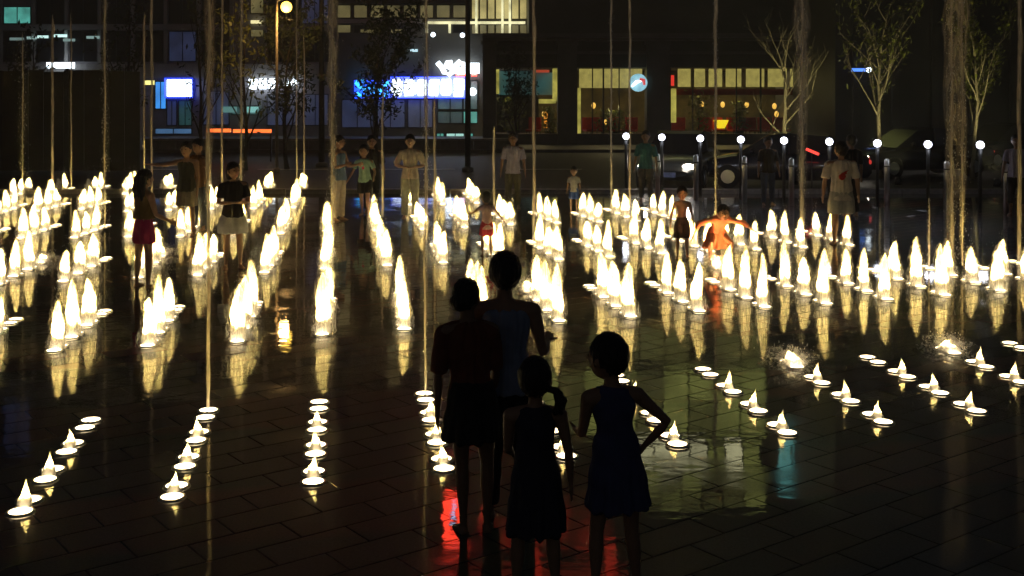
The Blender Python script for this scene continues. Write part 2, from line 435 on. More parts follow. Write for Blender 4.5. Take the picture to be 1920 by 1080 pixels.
for (bn, h, rows) in BANDS:
    for li, (xn, yn, xf, yf) in enumerate(rows):
        Xn, Yn = G(xn, yn); Xf, Yf = G(xf, yf)
        d = Vector((Xf - Xn, Yf - Yn)).normalized()
        for k in range(4):
            t_ = k / 3
            X, Y = Xn + (Xf - Xn) * t_, Yn + (Yf - Yn) * t_
            ix = 960 + X * FPX / Y; iy = HZ + CAM_H * FPX / Y
            if ix < -60 or ix > 1985: continue
            if k == 3:
                st = 'burst' if (bn, li) in BURST else 'bare'
                lab = ('bright splash between two lamps' if st == 'burst' else 'pair of bare lamps without a jet') + ', far end of %s line from left, %s band' % (NTH[li], bn)
            else:
                st = 'cone' if bn == 'front' else 'jet'
                lab = '%s, %s in the %s line from the left, %s band' % (HEAD[bn], ORD[k], NTH[li], bn)
            fountain_unit(lab, X, Y, d.x, d.y, h, st, bn)

# tall thin streams and falling spray
def stream_mesh(seed, h, r0, r1, wob=.008, mat=None):
    r = random.Random(seed); n = max(14, int(h * 10)); ph = [r.uniform(0, 6.28) for _ in range(4)]
    pts = []; rad = []
    for i in range(n + 1):
        t = i / n; z = h * t
        w = wob * (.3 + t)
        pts.append((w * math.sin(3.1 * z + ph[0]) + w * .5 * math.sin(9 * z + ph[1]), w * math.sin(2.6 * z + ph[2]), z))
        rad.append((r0 + (r1 - r0) * t) * (1 + .15 * math.sin(7 * z + ph[3]) * t + r.uniform(-.10, .10)) * (1 if t < .93 else max(.15, (1 - t) / .07)))
    return MB().tube(pts, rad, 8).mesh('water_column', mat or M_STREAM, True)
STREAMS = [  # x, ground y, top y, base radius, top radius, spray count, spray width, words
 (98, 354, 30, .022, .030, 120, .03, 'thin tall amber stream rising to a blunt top, first in front of the dark hoarding'),
 (133, 356, 28, .010, .016, 160, .05, 'faint broken stream second from the left before the dark hoarding'),
 (196, 432, -60, .006, .020, 420, .10, 'wide faint veil of falling spray before the hoarding near its right end'),
 (42, 430, 60, .005, .010, 240, .12, 'very faint veil of spray at the far left of the plaza'),
 (270, 352, 25, .012, .026, 160, .05, 'broken stream ending below the top beside the yellow sign'),
 (284, 421, -80, .014, .022, 160, .03, 'tall stream passing the yellow sign behind the girl in pink shorts'),
 (390, 778, -300, .010, .012, 40, .02, 'hair thin stream from the bare lamps in the second front line'),
 (392, 349, -60, .02, .05, 700, .12, 'broad hazy stream of spray over the white blue signboard tree'),
 (416, 374, -60, .018, .020, 100, .03, 'bright thin stream just right of the broad hazy stream'),
 (452, 414, -60, .012, .022, 260, .06, 'twisting stream behind the person with crossed arms in white shorts'),
 (556, 372, -40, .010, .014, 120, .04, 'thin faint stream beside the dark tree under the street lamp'),
 (570, 348, 60, .018, .012, 60, .02, 'short bright stream right of the street lamp pole'),
 (622, 470, -60, .008, .03, 620, .13, 'broad pale veil of spray right of the street lamp'),
 (717, 410, 160, .020, .016, 60, .02, 'bright thin stream beside the boy in the mint shirt'),
 (797, 747, 120, .007, .007, 70, .02, 'broken thin stream from the fourth front line of lamps'),
 (800, 461, -60, .006, .02, 420, .09, 'thin veil of spray over the script neon sign'),
 (815, 461, 178, .018, .014, 60, .02, 'thin stream rising to the end of the white neon sign'),
 (926, 402, 240, .016, .020, 80, .03, 'pale stream left of the dark pole behind the toddler'),
 (1001, 455, -60, .018, .024, 120, .03, 'tall bright stream at the left edge of the shop windows'),
 (1146, 395, -60, .012, .018, 460, .05, 'broken stream of drops before the second shop window'),
 (1181, 394, -60, .014, .022, 120, .03, 'tall stream crossing the blue round window sticker'),
 (1342, 441, -40, .006, .03, 380, .06, 'spray falling from above onto the crouching child'),
 (1504, 433, -60, .02, .05, 800, .10, 'broad beige column of spray right of the lit restaurant window'),
 (1742, 503, 380, .012, .004, 60, .03, 'short thin stream between two bands on the right'),
 (1785, 503, -60, .02, .04, 800, .11, 'broad pale column of spray left of the leafy tree'),
 (1805, 502, -60, .01, .03, 500, .08, 'second pale column of spray close to the leafy tree'),
 (1912, 493, -60, .022, .026, 120, .02, 'tall bright stream at the right edge of the picture'),
]
for i, (x, y, top, r0, r1, ns, sw, lab) in enumerate(STREAMS):
    X, Y = G(x, y); h = PZ(top, Y)
    h = min(h, 6.5)
    t = thing('water_stream', lab, 'water stream', (X, Y + .012, 0), 0, 'tall thin streams rising from the nozzles')
    veil = ns >= 500
    link('water_column', stream_mesh(100 + i, h, r0 * 1.6, r1 * (.3 if veil else 1.35)), t, loc=(0, 0, .03))
    if veil: link('water_veil', stream_mesh(300 + i, h, r0 * 3, r1 * 3.8, .012, M_VEIL), t, loc=(.01, .03, .03))
    link('spray', drops_mesh(200 + i, int(ns * (2.4 if not veil else 1.5)), sw, h, .004 if ns < 200 else .005), t, kind='stuff', loc=(0, 0, .06))
    lamp('stream_lamp', 'SPOT', (0, 0, .02), 900.0, WARM, t, radius=.03, spot=9, blend=1, rot=(math.pi, 0, 0))

# ------------------------------------------------------------------ buildings
def pbox(mb, x0, y0, x1, y1, Y, d=.3):
    """box whose front face spans the given photo pixels at distance Y, going back by d"""
    return mb.box(PX(x0, Y), PX(x1, Y), Y, Y + d, PZ(y1, Y), PZ(y0, Y))

def glyph_bars(mb, x0, x1, z0, z1, y, r, seed, rad):
    """a compact character of horizontal and vertical tube strokes"""
    w = x1 - x0; h = z1 - z0
    for i in range(3):
        zz = z0 + h * (i + .5 + r.uniform(-.15, .15)) / 3
        a = r.uniform(0, .2); b = r.uniform(.8, 1)
        mb.tube([(x0 + w * a, y, zz), (x0 + w * b, y, zz + r.uniform(-.02, .02))], [rad, rad], 6)
    for i in range(2):
        xx = x0 + w * (i + .5 + r.uniform(-.2, .2)) / 2
        a = r.uniform(0, .25); b = r.uniform(.75, 1)
        mb.tube([(xx, y + .002, z0 + h * a), (xx + r.uniform(-.05, .05), y + .002, z0 + h * b)], [rad, rad], 6)
    return mb

GLOW_W = emat('neon_white', (.80, .92, 1), 4.0)
HALO_B = emat('blue_halo', (.01, .05, 1), 2.2)  # blue glow round the white signs, put in as emission
GLOW_C = emat('neon_cyan', (.04, .45, 1), 2.6)
GLOW_R = emat('neon_red', (1, .045, .02), 7.0)
WIN_DARK = M_GLASSD
WIN_TEAL = emat('teal_lit_pane', (.16, .75, .62), .42, .5, 1.5)
WIN_TEAL2 = emat('teal_dim_pane', (.05, .26, .26), .16, .6, 1.2)
WIN_YEL = emat('yellow_lit_pane', (.75, .62, .22), .55, .45, 1.2)
WIN_YEL2 = emat('dim_yellow_pane', (.5, .42, .16), .22, .5, 1.0)
WIN_BLUE = emat('blue_dim_pane', (.05, .08, .22), .2, .5, 1.0)  # emission raised to carry the neon's blue glow on the panes
BLIND = emat('glowing_blind', (.62, .52, .13), .5, .25, 6)  # room light on the blinds is put in as emission

def window(par, x0, y0, x1, y1, Y, mat, frame=M_FRAME, fw=1.6, proud=.04, mull=0):
    mb = MB(); f = fw
    pbox(mb, x0, y0, x1, y0 + f, Y - proud, .1); pbox(mb, x0, y1 - f, x1, y1, Y - proud, .1)
    pbox(mb, x0, y0 + f, x0 + f, y1 - f, Y - proud, .1); pbox(mb, x1 - f, y0 + f, x1, y1 - f, Y - proud, .1)
    for i in range(mull):
        xx = x0 + (x1 - x0) * (i + 1) / (mull + 1); pbox(mb, xx - f / 2, y0 + f, xx + f / 2, y1 - f, Y - proud, .08)
    w = mb.build('window', frame, par)
    q = MB(); pbox(q, x0 + f * .8, y0 + f * .8, x1 - f * .8, y1 - f * .8, Y - .02, .05); q.build('pane', mat, w)
    return w

# --- long grey office building at the left and centre, 58 m away
YL = 58.0
bl = thing('office_building', 'long grey office building with dark windows, teal lit corner and shop signs along its foot', 'building', (0, 0, 0))
m_ = MB(); pbox(m_, -420, -900, 622, 262, YL, 14); m_.build('wall', M_FACADE, bl)
m_ = MB(); pbox(m_, 622.2, -900, 1010, 262, YL, 14); m_.build('centre_wall', pmat('centre_wall', (.12, .115, .105), .7, scale=.8, bump=.2), bl)
rb = random.Random(5)
for row, (y0, y1) in enumerate([(-330, -235), (-205, -110), (-85, 45), (58, 116)]):
    for i in range(-6, 10):
        x0 = i * 62 + 6
        if x0 + 52 > 622: continue
        mt = WIN_DARK
        if row == 2 and i == 0: mt = WIN_TEAL
        elif row == 2 and i == -1: mt = WIN_TEAL
        elif rb.random() < .10 and i not in (7, 8): mt = WIN_BLUE
        if row in (2, 3) and i == 7: continue
        yy0 = y0 if not (row == 2 and i in (0, -1)) else 12
        window(bl, x0, yy0, x0 + 52, y1, YL, mt, mull=1)
# pilasters and floor bands
for i in range(-6, 11):
    m_ = MB(); pbox(m_, i * 62 - 3, -900, i * 62 + 3, 146, YL - .12, .12 - .005); m_.build('pilaster', M_FACADE2, bl)
for (a, b) in ((-232, -208), (-107, -88), (46, 56), (120, 146)):
    m_ = MB(); pbox(m_, -420, a, 622, b, YL - .2, .08 - .005); m_.build('floor_band', M_FACADE2, bl)
# yellow stair windows near the street lamp
for (a, b) in ((-40, 26), (44, 70)):
    window(bl, 469, a, 495, b, YL - .14, WIN_YEL2, mull=0)
m_ = MB(); pbox(m_, 470, 38, 491, 44, YL - .3, .1); m_.build('ceiling_lamp', emat('stair_lamp', (.9, .8, .4), 1.2), bl)
# fluorescent tubes behind the left windows
for (a, b, c, mt) in ((18, 44, 73, .25), (50, 68, 71, .5), (70, 90, 69, 1.3), (99, 125, 67, 1.6), (118, 140, 75, .3), (162, 186, 70, .4)):
    m_ = MB(); pbox(m_, a, c - 2.5, b, c + 2.5, YL - .3, .06); m_.build('tube_lamp', emat('tube_%d' % int(mt * 100), (.55, .85, .8), mt), bl)
for (a, b) in ((87, 112), (113, 139)):
    m_ = MB(); pbox(m_, a, 117, b, 128, YL - .9, .1); m_.build('lamp_panel', GLOW_W, bl)
# centre section: pale facade with rows of lit windows
for (y0, y1, mats) in ((-205, -118, 'dddydydd'), (-95, -8, 'ydyydyyd'), (9, 34, 'yyyyyyyy'), (46, 62, 'ydddddyd')):
    for i, c in enumerate(mats):
        x0 = 632 + i * 31
        if y0 == 46 and i > 1 and i != 7: continue
        window(bl, x0, y0, x0 + 26, y1, YL, WIN_YEL2 if c == 'y' else WIN_DARK, mull=0, fw=1.2)
for (a, b) in ((-8 + 2, 6), (36, 43)):
    m_ = MB(); pbox(m_, 625, a, 878, b, YL - .25, .2); m_.build('floor_band', M_POLE if a < 0 else M_FACADE2, bl)
for x0 in (675, 732):
    window(bl, x0, 54, x0 + 26, 63, YL, WIN_YEL2, fw=1)
m_ = MB(); pbox(m_, 750, 92, 783, 97, YL - .3, .1); m_.build('tube_lamp', emat('tube_mid', (.6, .9, 1), 1.1), bl)
# railing in front of the stair hall, its brightness put in as emission
m_ = MB()
for xx in (800, 843, 893, 942, 956):
    pbox(m_, xx - 2.2, -60 if xx > 880 else 40, xx + 2.2, 62, YL - .5, .1)
pbox(m_, 797, 40, 985, 45, YL - .62, .08); m_.build('bright_railing', emat('glow_rail', (.95, .9, .5), 1.0, .5, 1.5), bl)
for i in range(7):
    window(bl, 884 + i * 15, -80, 898 + i * 15, 36, YL - .1, WIN_YEL, mull=0, fw=1.0)
    window(bl, 884 + i * 15, 46, 898 + i * 15, 64, YL - .1, WIN_YEL2, mull=0, fw=1.0)
for xx, yy in ((812, 65), (867, 66)):
    m_ = MB(); m_.ellip((PX(xx, YL - .7), YL - .7, PZ(yy, YL - .7)), (.12, .12, .12), 8, 6); m_.build('globe_lamp', GLOW_W, bl)
# teal glazed ground floor corner
for (x0, x1, y0, y1, mt) in ((820, 868, 182, 206, WIN_TEAL2), (868, 896, 150, 206, WIN_TEAL2), (820, 868, 208, 232, WIN_TEAL2), (868, 896, 208, 232, WIN_TEAL),
                             (818, 833, 249, 261, WIN_TEAL), (836, 871, 249, 261, emat('bright_teal', (.5, .95, .85), .75)), (876, 888, 249, 261, WIN_TEAL), (836, 871, 266, 275, WIN_TEAL)):
    window(bl, x0, y0, x1, y1, YL - .06, mt, mull=1)
# blue lit recess beneath the first signboard, dim shop fronts below
for (x0, x1, y0, y1, mt) in ((290, 312, 152, 205, emat('blue_glow_pane', (.05, .35, 1), .9, .5, 1)), (312, 332, 188, 236, WIN_BLUE), (334, 360, 188, 236, WIN_TEAL2),
                             (290, 360, 240, 252, emat('blue_floor_pane', (.12, .3, .6), .35, .4, 1)), (640, 700, 186, 240, WIN_BLUE), (704, 760, 186, 240, WIN_BLUE), (764, 812, 186, 240, WIN_BLUE),
                             (380, 430, 170, 235, WIN_BLUE), (434, 484, 198, 216, WIN_TEAL2), (500, 560, 176, 236, WIN_BLUE), (566, 616, 176, 236, WIN_BLUE)):
    window(bl, x0, y0, x1, y1, YL, mt, mull=1)
for (a, b, s_) in ((415, 443, .25), (463, 486, .6)):
    m_ = MB(); pbox(m_, a, 200, b, 211, YL - .3, .1); m_.build('tube_lamp', emat('tube_s%d' % int(s_ * 100), (.35, .85, .8), s_), bl)

# signs on the facade
def board_sign(label, x0, y0, x1, y1, Y, mat, name='shop_sign', cat='sign'):
    t = thing(name, label, cat, (0, 0, 0), 0)
    m_ = MB(); pbox(m_, x0, y0, x1, y1, Y - .12, .1); m_.build('light_box', mat, t)
    if mat is GLOW_W: m_ = MB(); pbox(m_, x0 - 5, y0 - 3, x1 + 3, y1 + 3, Y + .05, .05); m_.build('halo_board', HALO_B, t)  # glowing board added behind for the sign's blue halo
    m_ = MB(); pbox(m_, x0 - 1, y0 - 1.5, x1 + 1, y0 - .02, Y - .14, .14); pbox(m_, x0 - 1, y1 + .02, x1 + 1, y1 + 1.5, Y - .14, .14); m_.build('sign_frame', M_FRAME, t)
    return t
board_sign('glowing white signboard over the blue lit recess beside the dark hoarding', 313, 149, 358, 181, YL - .3, GLOW_W)
board_sign('small yellow lit sign at the upper right end of the dark hoarding', 270, 151, 288, 159, 40, emat('yellow_sign', (.9, .8, .25), 1.6))
def tube_sign(label, parts, Y, name='neon_sign'):
    t = thing(name, label, 'sign', (0, 0, 0), 0)
    for (mat, fn) in parts:
        m_ = MB(); fn(m_); m_.build('lettering', mat, t)
    return t
def row_glyphs(x0, x1, y0, y1, n, Y, seed, rad):
    def fn(mb):
        r = random.Random(seed); w = (x1 - x0) / n
        for i in range(n):
            glyph_bars(mb, PX(x0 + i * w + w * .06, Y), PX(x0 + (i + 1) * w - w * .06, Y), PZ(y1, Y), PZ(y0, Y), Y, r, 0, rad)
    return fn
def poly(pts, Y, rad):
    def fn(mb): mb.tube([(PX(x, Y), Y, PZ(y, Y)) for x, y in pts], [rad] * len(pts), 7)
    return fn
YS = YL - .35
tube_sign('small white blue lettering sign left of the dark tree under the street lamp', [(GLOW_W, row_glyphs(465, 520, 149, 166, 3, YS, 3, .11))], YS)
tube_sign('short slanted white neon mark right of the dark tree under the street lamp', [(GLOW_W, poly([(536, 163), (541, 158), (548, 157), (556, 151)], YS, .16)), (GLOW_W, poly([(538, 155), (546, 162)], YS, .10))], YS)
def script(mb):
    for pts, r_ in (([(683, 152), (673, 150), (668, 156), (674, 162), (684, 167), (690, 174), (684, 180), (672, 178), (668, 175)], .10),
                    ([(690, 164), (698, 159), (704, 163), (698, 170), (688, 176), (684, 180)], .10),
                    ([(702, 178), (712, 170), (722, 160), (729, 153)], .10), ([(712, 178), (722, 178), (728, 172)], .09), ([(704, 170), (714, 163)], .08)):
        mb.tube([(PX(x, YS), YS, PZ(y, YS)) for x, y in pts], [r_] * len(pts), 7)
tube_sign('long neon sign with blue script followed by white block characters behind the dark tree', [(GLOW_C, script), (GLOW_W, row_glyphs(733, 872, 148, 180, 6, YS, 8, .13)), (HALO_B, lambda mb: [mb.tube([(PX(a, YS + .1), YS + .12, PZ(y, YS)), (PX(b, YS), YS + .12, PZ(y, YS))], [.05, .05], 6) for a, b, y in ((664, 732, 183.5), (732, 872, 183), (732, 872, 145))]), (HALO_B, lambda mb: [pbox(mb, 664, 150, 731.5, 181, YS + .2, .03), pbox(mb, 732.5, 144, 874, 184, YS + .2, .03)])], YS)  # blue tubes and boards are added to form the lettering's halo
tube_sign('white upper sign of three bulky characters above the long neon sign',
          [(GLOW_W, poly([(820, 117), (828, 126), (833, 136), (842, 140), (850, 134), (844, 126), (834, 124), (838, 118), (848, 117)], YS, .13)),
           (GLOW_W, poly([(856, 138), (855, 122), (862, 116), (870, 118), (871, 138), (863, 138), (862, 126)], YS, .15)),
           (GLOW_W, poly([(885, 118), (885, 138)], YS, .2)), (GLOW_W, poly([(892, 118), (892, 138)], YS, .18)),
           (GLOW_R, poly([(855, 141), (872, 141)], YS, .05)), (GLOW_R, poly([(884, 141), (894, 141)], YS, .05))], YS)
t = thing('round_lamp', 'small white round lamp right of the dark flagpole under the neon sign', 'lamp', (PX(886, YS), YS, PZ(172, YS)))
MB().ellip((0, 0, 0), (.2, .12, .2), 12, 8).build('glass_globe', GLOW_W, t, True)
MB().tube([(0, .1, 0), (0, .3, 0)], [.05, .05], 6).build('bracket', M_POLE, t)
t = thing('light_barrier', 'thin horizontal red orange light bar above the kerb behind the fountains', 'barrier', (0, 0, 0))
m_ = MB(); pbox(m_, 387, 241.5, 432, 248, 40, .1); pbox(m_, 437, 242.5, 508, 249, 40, .1); m_.build('light_bar', emat('orange_bar', (1, .16, .03), 1.9, .3, 2), t)
for a, b in ((386, 239), (506, 246)):
    m_ = MB(); pbox(m_, a, b, a + 3, 303, 40.1, .1); m_.build('post', M_POLE, t)

# --- dark stone building with lit restaurant at the right, 50 m away
YR = 50.0
br = thing('stone_building', 'dark stone building with cornice, columns and yellow lit restaurant windows', 'building', (0, 0, 0))
m_ = MB(); pbox(m_, 905, 70, 1560, 126, YR, 12); m_.build('wall', M_STONE, br)
m_ = MB(); pbox(m_, 992, -60, 1560, 69.9, YR, 12); m_.build('wall', M_STONE, br)
m_ = MB(); pbox(m_, 905, 251, 1560, 276, YR - .02, .4); m_.build('plinth', M_STONE2, br)
for (a, b, d) in ((62, 70, .9), (70, 76, .6), (96, 101, .35)):
    m_ = MB(); pbox(m_, 905, a, 1560, b, YR - d, d - .004); m_.build('cornice', M_STONE2, br)
for (a, b) in ((905, 930), (1046, 1082), (1213, 1256), (1511, 1562)):
    m_ = MB(); pbox(m_, a, 76.5, b, 276, YR - .3, .9); pbox(m_, a - 3, 76.2, b + 3, 84, YR - .35, .3); m_.build('column', M_STONE2, br)
m_ = MB(); pbox(m_, 905, 126, 1560, 128.5, YR + .5, 8); m_.build('ceiling', pmat('restaurant_ceiling', (.3, .28, .2), .7), br)
m_ = MB(); pbox(m_, 905, 100, 1560, 276, YR + 8, .3); m_.build('back_wall', pmat('restaurant_wall', (.13, .10, .025), .7, scale=1.2, var=.8), br)
m_ = MB(); pbox(m_, 905, 262, 1560, 276, YR + .4, 7.6); m_.build('restaurant_floor', pmat('rest_floor', (.12, .08, .05), .4), br)
# blinds, individual panels
for i, (a, b) in enumerate([(1271, 1295), (1302, 1322), (1329, 1354), (1361, 1390), (1399, 1433), (1440, 1475), (1482, 1508)]):
    m_ = MB(); pbox(m_, a, 129, b, 163, YR + .6, .04); m_.build('blind', BLIND, br)
m_ = MB(); pbox(m_, 1086, 129, 1204, 165, YR + .6, .04); m_.build('blind', BLIND, br)
for (a, b, c, d) in ((930, 936, 130, 176), (1036, 1045, 128, 190), (1083, 1089, 165, 250), (1258, 1268, 166, 230), (1010, 1042, 186, 194)):
    m_ = MB(); pbox(m_, a, c, b, d, YR + .5, .06); m_.build('lit_strip', emat('yellow_strip', (.7, .62, .12), .5, .5, 3), br)
for (a, b, c, d) in ((934, 1000, 133, 178), (1002, 1036, 136, 178)):
    m_ = MB(); pbox(m_, a, c, b, d, YR + .8, .05); m_.build('pane', WIN_TEAL2, br)
m_ = MB(); pbox(m_, 1257, 141, 1264, 161, YR + .4, .1); m_.build('red_sign', emat('red_panel', (1, .05, .03), .8), br)
m_ = MB(); pbox(m_, 1000, 131, 1030, 136, YR + .5, .06); m_.build('red_strip', emat('red_strip_m', (.9, .12, .05), .4), br)
for (a, b) in ((1046, 1050), (1110, 1112), (1160, 1162), (1298, 1300), (1380, 1382), (1470, 1472), (972, 974), (1003, 1005), (1130, 1133), (1255, 1258), (1340, 1343), (1425, 1428)):
    m_ = MB(); pbox(m_, a, 127, b, 252, YR + .35, .08); m_.build('mullion', M_FRAME, br)
for (a, b, w) in ((935, 1044, 1.0), (1086, 1210, .9), (1262, 1506, 1.6)):
    lamp('shop_lamp', 'AREA', ((PX(a, 54) + PX(b, 54)) / 2, 54, PZ(134, 54)), 45 * w, (1, .78, .35), br, size=(2.2 * w, 3), rot=(0, 0, 0))
# wall pendants
for xx, yy in ((1316, 196), (1355, 196), (1400, 196), (1452, 199), (1456, 214), (1497, 205), (1113, 198), (1137, 228), (1020, 214), (1032, 226), (1070, 205)):
    m_ = MB(); m_.ellip((PX(xx, 53), 53, PZ(yy, 53)), (.1, .1, .14), 8, 6); m_.build('pendant_lamp', emat('pendant', (1, .55, .08), 1.1), br)
# lit storeys above (seen only as reflections in the wet paving)
def upper(x0, x1, z0, z1, nx, nz, Y, mats, par, rr):
    for j in range(nz):
        for i in range(nx):
            a = x0 + (x1 - x0) * i / nx; b = x0 + (x1 - x0) * (i + 1) / nx
            za = z0 + (z1 - z0) * j / nz; zb = z0 + (z1 - z0) * (j + 1) / nz
            m_ = MB(); m_.box(a + .04, b - .04, Y - .06, Y - .02, za + .06, zb - .06); m_.build('pane', rr.choice(mats), par)
m_ = MB(); m_.box(PX(992, YR), PX(1560, YR), YR + .4, YR + 12, PZ(-60, YR), 22); m_.build('upper_wall', M_STONE, br)
GY1 = emat('green_yellow_pane', (.62, .66, .16), .48, .5, .9); GY2 = emat('green_yellow_dim', (.5, .5, .13), .2, .5, .9); GY3 = emat('pale_lit_pane', (.95, .9, .5), 1.1, .5, .8)
rr = random.Random(9)
upper(PX(1010, YR), PX(1440, YR), 7.6, 9.2, 9, 1, YR + .4, [GY2, GY2, M_GLASSD], br, rr)
upper(PX(1000, YR), PX(1440, YR), 9.6, 12.4, 9, 2, YR + .4, [GY1, GY2, GY1], br, rr)
upper(PX(1160, YR), PX(1430, YR), 12.7, 13.8, 8, 1, YR + .4, [GY3, GY1], br, rr)
upper(PX(1200, YR), PX(1440, YR), 14.0, 15.6, 6, 2, YR + .4, [GY1, GY2, M_GLASSD], br, rr)
upper(PX(1462, YR), PX(1516, YR), 12.4, 14.6, 2, 3, YR + .4, [emat('cyan_pane', (.25, .85, .8), .9, .4, 1)], br, rr)
t = thing('roof_sign', 'red roof sign above the stone building, seen only in the wet paving', 'sign', (0, 0, 0))
Yq = YR - .2
m_ = MB(); z0, z1 = 15.3, 16.9
xa, xb = PX(830, Yq), PX(868, Yq)
for a, b, c, d in ((xa, xb, z1 - .5, z1), (xa, xa + .3, z0, z1 - .5), (xb - .3, xb, z0, z1 - .5), (xa, xb, z0 - .5, z0)): m_.box(a, b, Yq, Yq + .2, c, d)
m_.build('ring_letter', GLOW_R, t); m_ = MB()
xx = PX(900, Yq)
for i, (w, h_) in enumerate(((.5, 1.2), (.9, .5), (.5, 1.5), (.8, .9), (.9, .6), (.5, 1.3))):
    m_.box(xx, xx + w, Yq, Yq + .2, 15.6 + (i % 3) * .7, 15.6 + (i % 3) * .7 + h_); xx += w + .35
m_.build('lettering', emat('neon_red_mid', (1, .045, .02), .7, .9, 1), t)
m_ = MB(); m_.box(PX(880, Yq), PX(1180, Yq), Yq, Yq + .2, 17.9, 18.9); m_.build('red_strip', emat('neon_red_dim', (1, .06, .02), .25, .8, 1), t)
m_ = MB(); m_.box(xa + .35, xb - .35, Yq, Yq + .2, z0 + .1, z1 - 1.0); m_.build('emblem', emat('pale_blue_emblem', (.55, .6, 1), 4.0), t)
m_ = MB(); m_.box(PX(905, Yq), PX(1190, Yq), Yq + .25, Yq + .5, 14.2, 19.4); m_.build('backing_board', M_POLE, t)
m_ = MB(); pbox(m_, 1262, 167, 1506, 178, YR + .7, .1); m_.build('red_pelmet', pmat('pelmet_red', (.25, .02, .015), .6), br)
m_ = MB(); pbox(m_, 1020, 210, 1027, 240, YR + .9, .1); m_.build('orange_strip', emat('orange_strip_m', (1, .35, .03), .7), br)
# round sticker sign on the second window
t = thing('round_sign', 'round blue and red lit sign at the right end of the second shop window', 'sign', (PX(1197, YR - .5), YR - .5, PZ(155, YR)))
m_ = MB(); m_.tube([(0, 0, 0), (0, .08, 0)], [.38, .38], 20); m_.build('disc', emat('sky_sign', (.35, .75, .9), .8, .3, 4), t)
m_ = MB(); m_.tube([(.05, -.03, .14), (.22, -.03, .1), (.25, -.03, -.1)], [.07, .08, .05], 6); m_.build('emblem', emat('red_emblem', (1, .1, .1), .7), t)
m_ = MB(); m_.tube([(-.28, -.03, -.16), (-.08, -.03, .03), (.12, -.03, .08)], [.04, .07, .03], 6); m_.build('swoosh', GLOW_W, t)
# --- restaurant furniture
CHAIRR = pmat('red_chair_fabric', (.5, .03, .02), .6)
for i, (xx, yy, w) in enumerate(((1272, 244, 13), (1322, 246, 14), (1343, 243, 12), (1376, 243, 15), (1404, 240, 16), (1432, 240, 12), (1461, 241, 13), (1003, 246, 12), (1102, 247, 12), (1120, 244, 12), (1150, 246, 12), (1184, 244, 12))):
    Yc = YR + 1.2
    words_ = ('behind the third column', 'left of the yellow table lamp', 'just right of the yellow table lamp', 'third from the pale bare tree', 'second from the pale bare tree', 'in front of the pale bare tree', 'right of the pale bare tree',
              'in the first shop window', 'leftmost in the second shop window', 'second from left in the second shop window', 'third in the second shop window', 'rightmost in the second shop window')[i]
    t = thing('restaurant_chair', 'red upholstered chair ' + words_, 'chair', (PX(xx, Yc), Yc, PZ(262, Yc)), rr.uniform(-.5, .5), 'red chairs in the restaurant')
    ww = w * Yc / FPX
    MB().box(-ww, ww, -.04, .04, .42, .42 + 24 * Yc / FPX).build('backrest', CHAIRR, t)
    MB().box(-ww, ww, -.5, -.05, .38, .46).build('seat', CHAIRR, t)
    for sx in (-1, 1):
        for sy in (-.46, 0.0): MB().tube([(sx * ww * .85, sy, 0), (sx * ww * .85, sy, .38)], [.02, .02], 5).build('leg', M_POLE, t)
t = thing('table_lamp', 'small yellow table lamp between the red restaurant chairs', 'lamp', (PX(1352, YR + 1), YR + 1, PZ(262, YR + 1)))
MB().tube([(0, 0, .0), (0, 0, .6)], [.03, .02], 6).build('stand', M_POLE, t)
MB().tube([(0, 0, .5), (0, 0, .85)], [.16, .34], 10).build('lamp_shade', emat('yellow_shade', (1, .75, .02), 1.0), t)

# far right dark wall with faint pilasters, nearer
t = thing('dark_wall_building', 'tall nearly black building wall behind the leafy trees at the right', 'building', (0, 0, 0))
YW = 44.0
m_ = MB(); pbox(m_, 1566, -500, 2250, 300, YW, 10); m_.build('wall', pmat('black_stone', (.04, .042, .04), .5, scale=1), t)
for xx in range(1600, 2150, 74):
    m_ = MB(); pbox(m_, xx, -500, xx + 12, 296, YW - .2, .195); m_.build('pilaster', M_STONE, t)
t = thing('wall_lamp', 'small blue white lamp with a bracket on the dark wall behind the tree', 'lamp', (PX(1629, YW - .4), YW - .4, PZ(131, YW - .4)))
MB().ellip((0, 0, 0), (.1, .1, .1), 10, 8).build('bulb', GLOW_W, t, True)
MB().box(-.62, -.12, 0, .1, -.06, .06).build('blue_bar', emat('blue_bar_m', (.1, .3, 1), 1.4), t)
MB().box(-.6, .05, .1, .2, -.08, .08).build('bracket', M_POLE, t)

# ------------------------------------------------------------------ hoarding at the left, kerb wall, poles, lamps
t = thing('site_hoarding', 'tall dark brown board hoarding standing at the left behind the fountains', 'hoarding', (0, 0, 0))
YH = 35.0; x = -260; k = 0
while x < 258:
    w = 38; m_ = MB(); pbox(m_, x, 133 + rb.uniform(-2, 2) + (2 if x > 200 else 0), min(x + w - 1, 262), 320, YH + rb.uniform(0, .03), .05); m_.build('panel', M_HOARD, t); x += w
for xx in range(-255, 262, 76):
    m_ = MB(); pbox(m_, xx - 3, 128, xx + 3, 322, YH - .08, .07); m_.build('post', M_POLE, t)
t = thing('low_wall', 'low pale stone wall running across behind the couple and the children', 'wall', (0, 0, 0))
for i in range(22):
    x0 = 268 + i * 31
    m_ = MB(); pbox(m_, x0 + .4, 264, x0 + 30.6, 300, 46.3, .35); m_.build('wall_block', pmat('pale_wall', (.13, .125, .12), .6, scale=4, bump=.3), t)
m_ = MB(); pbox(m_, 266, 260, 952, 264, 46.25, .5); m_.build('coping', M_KERB, t)

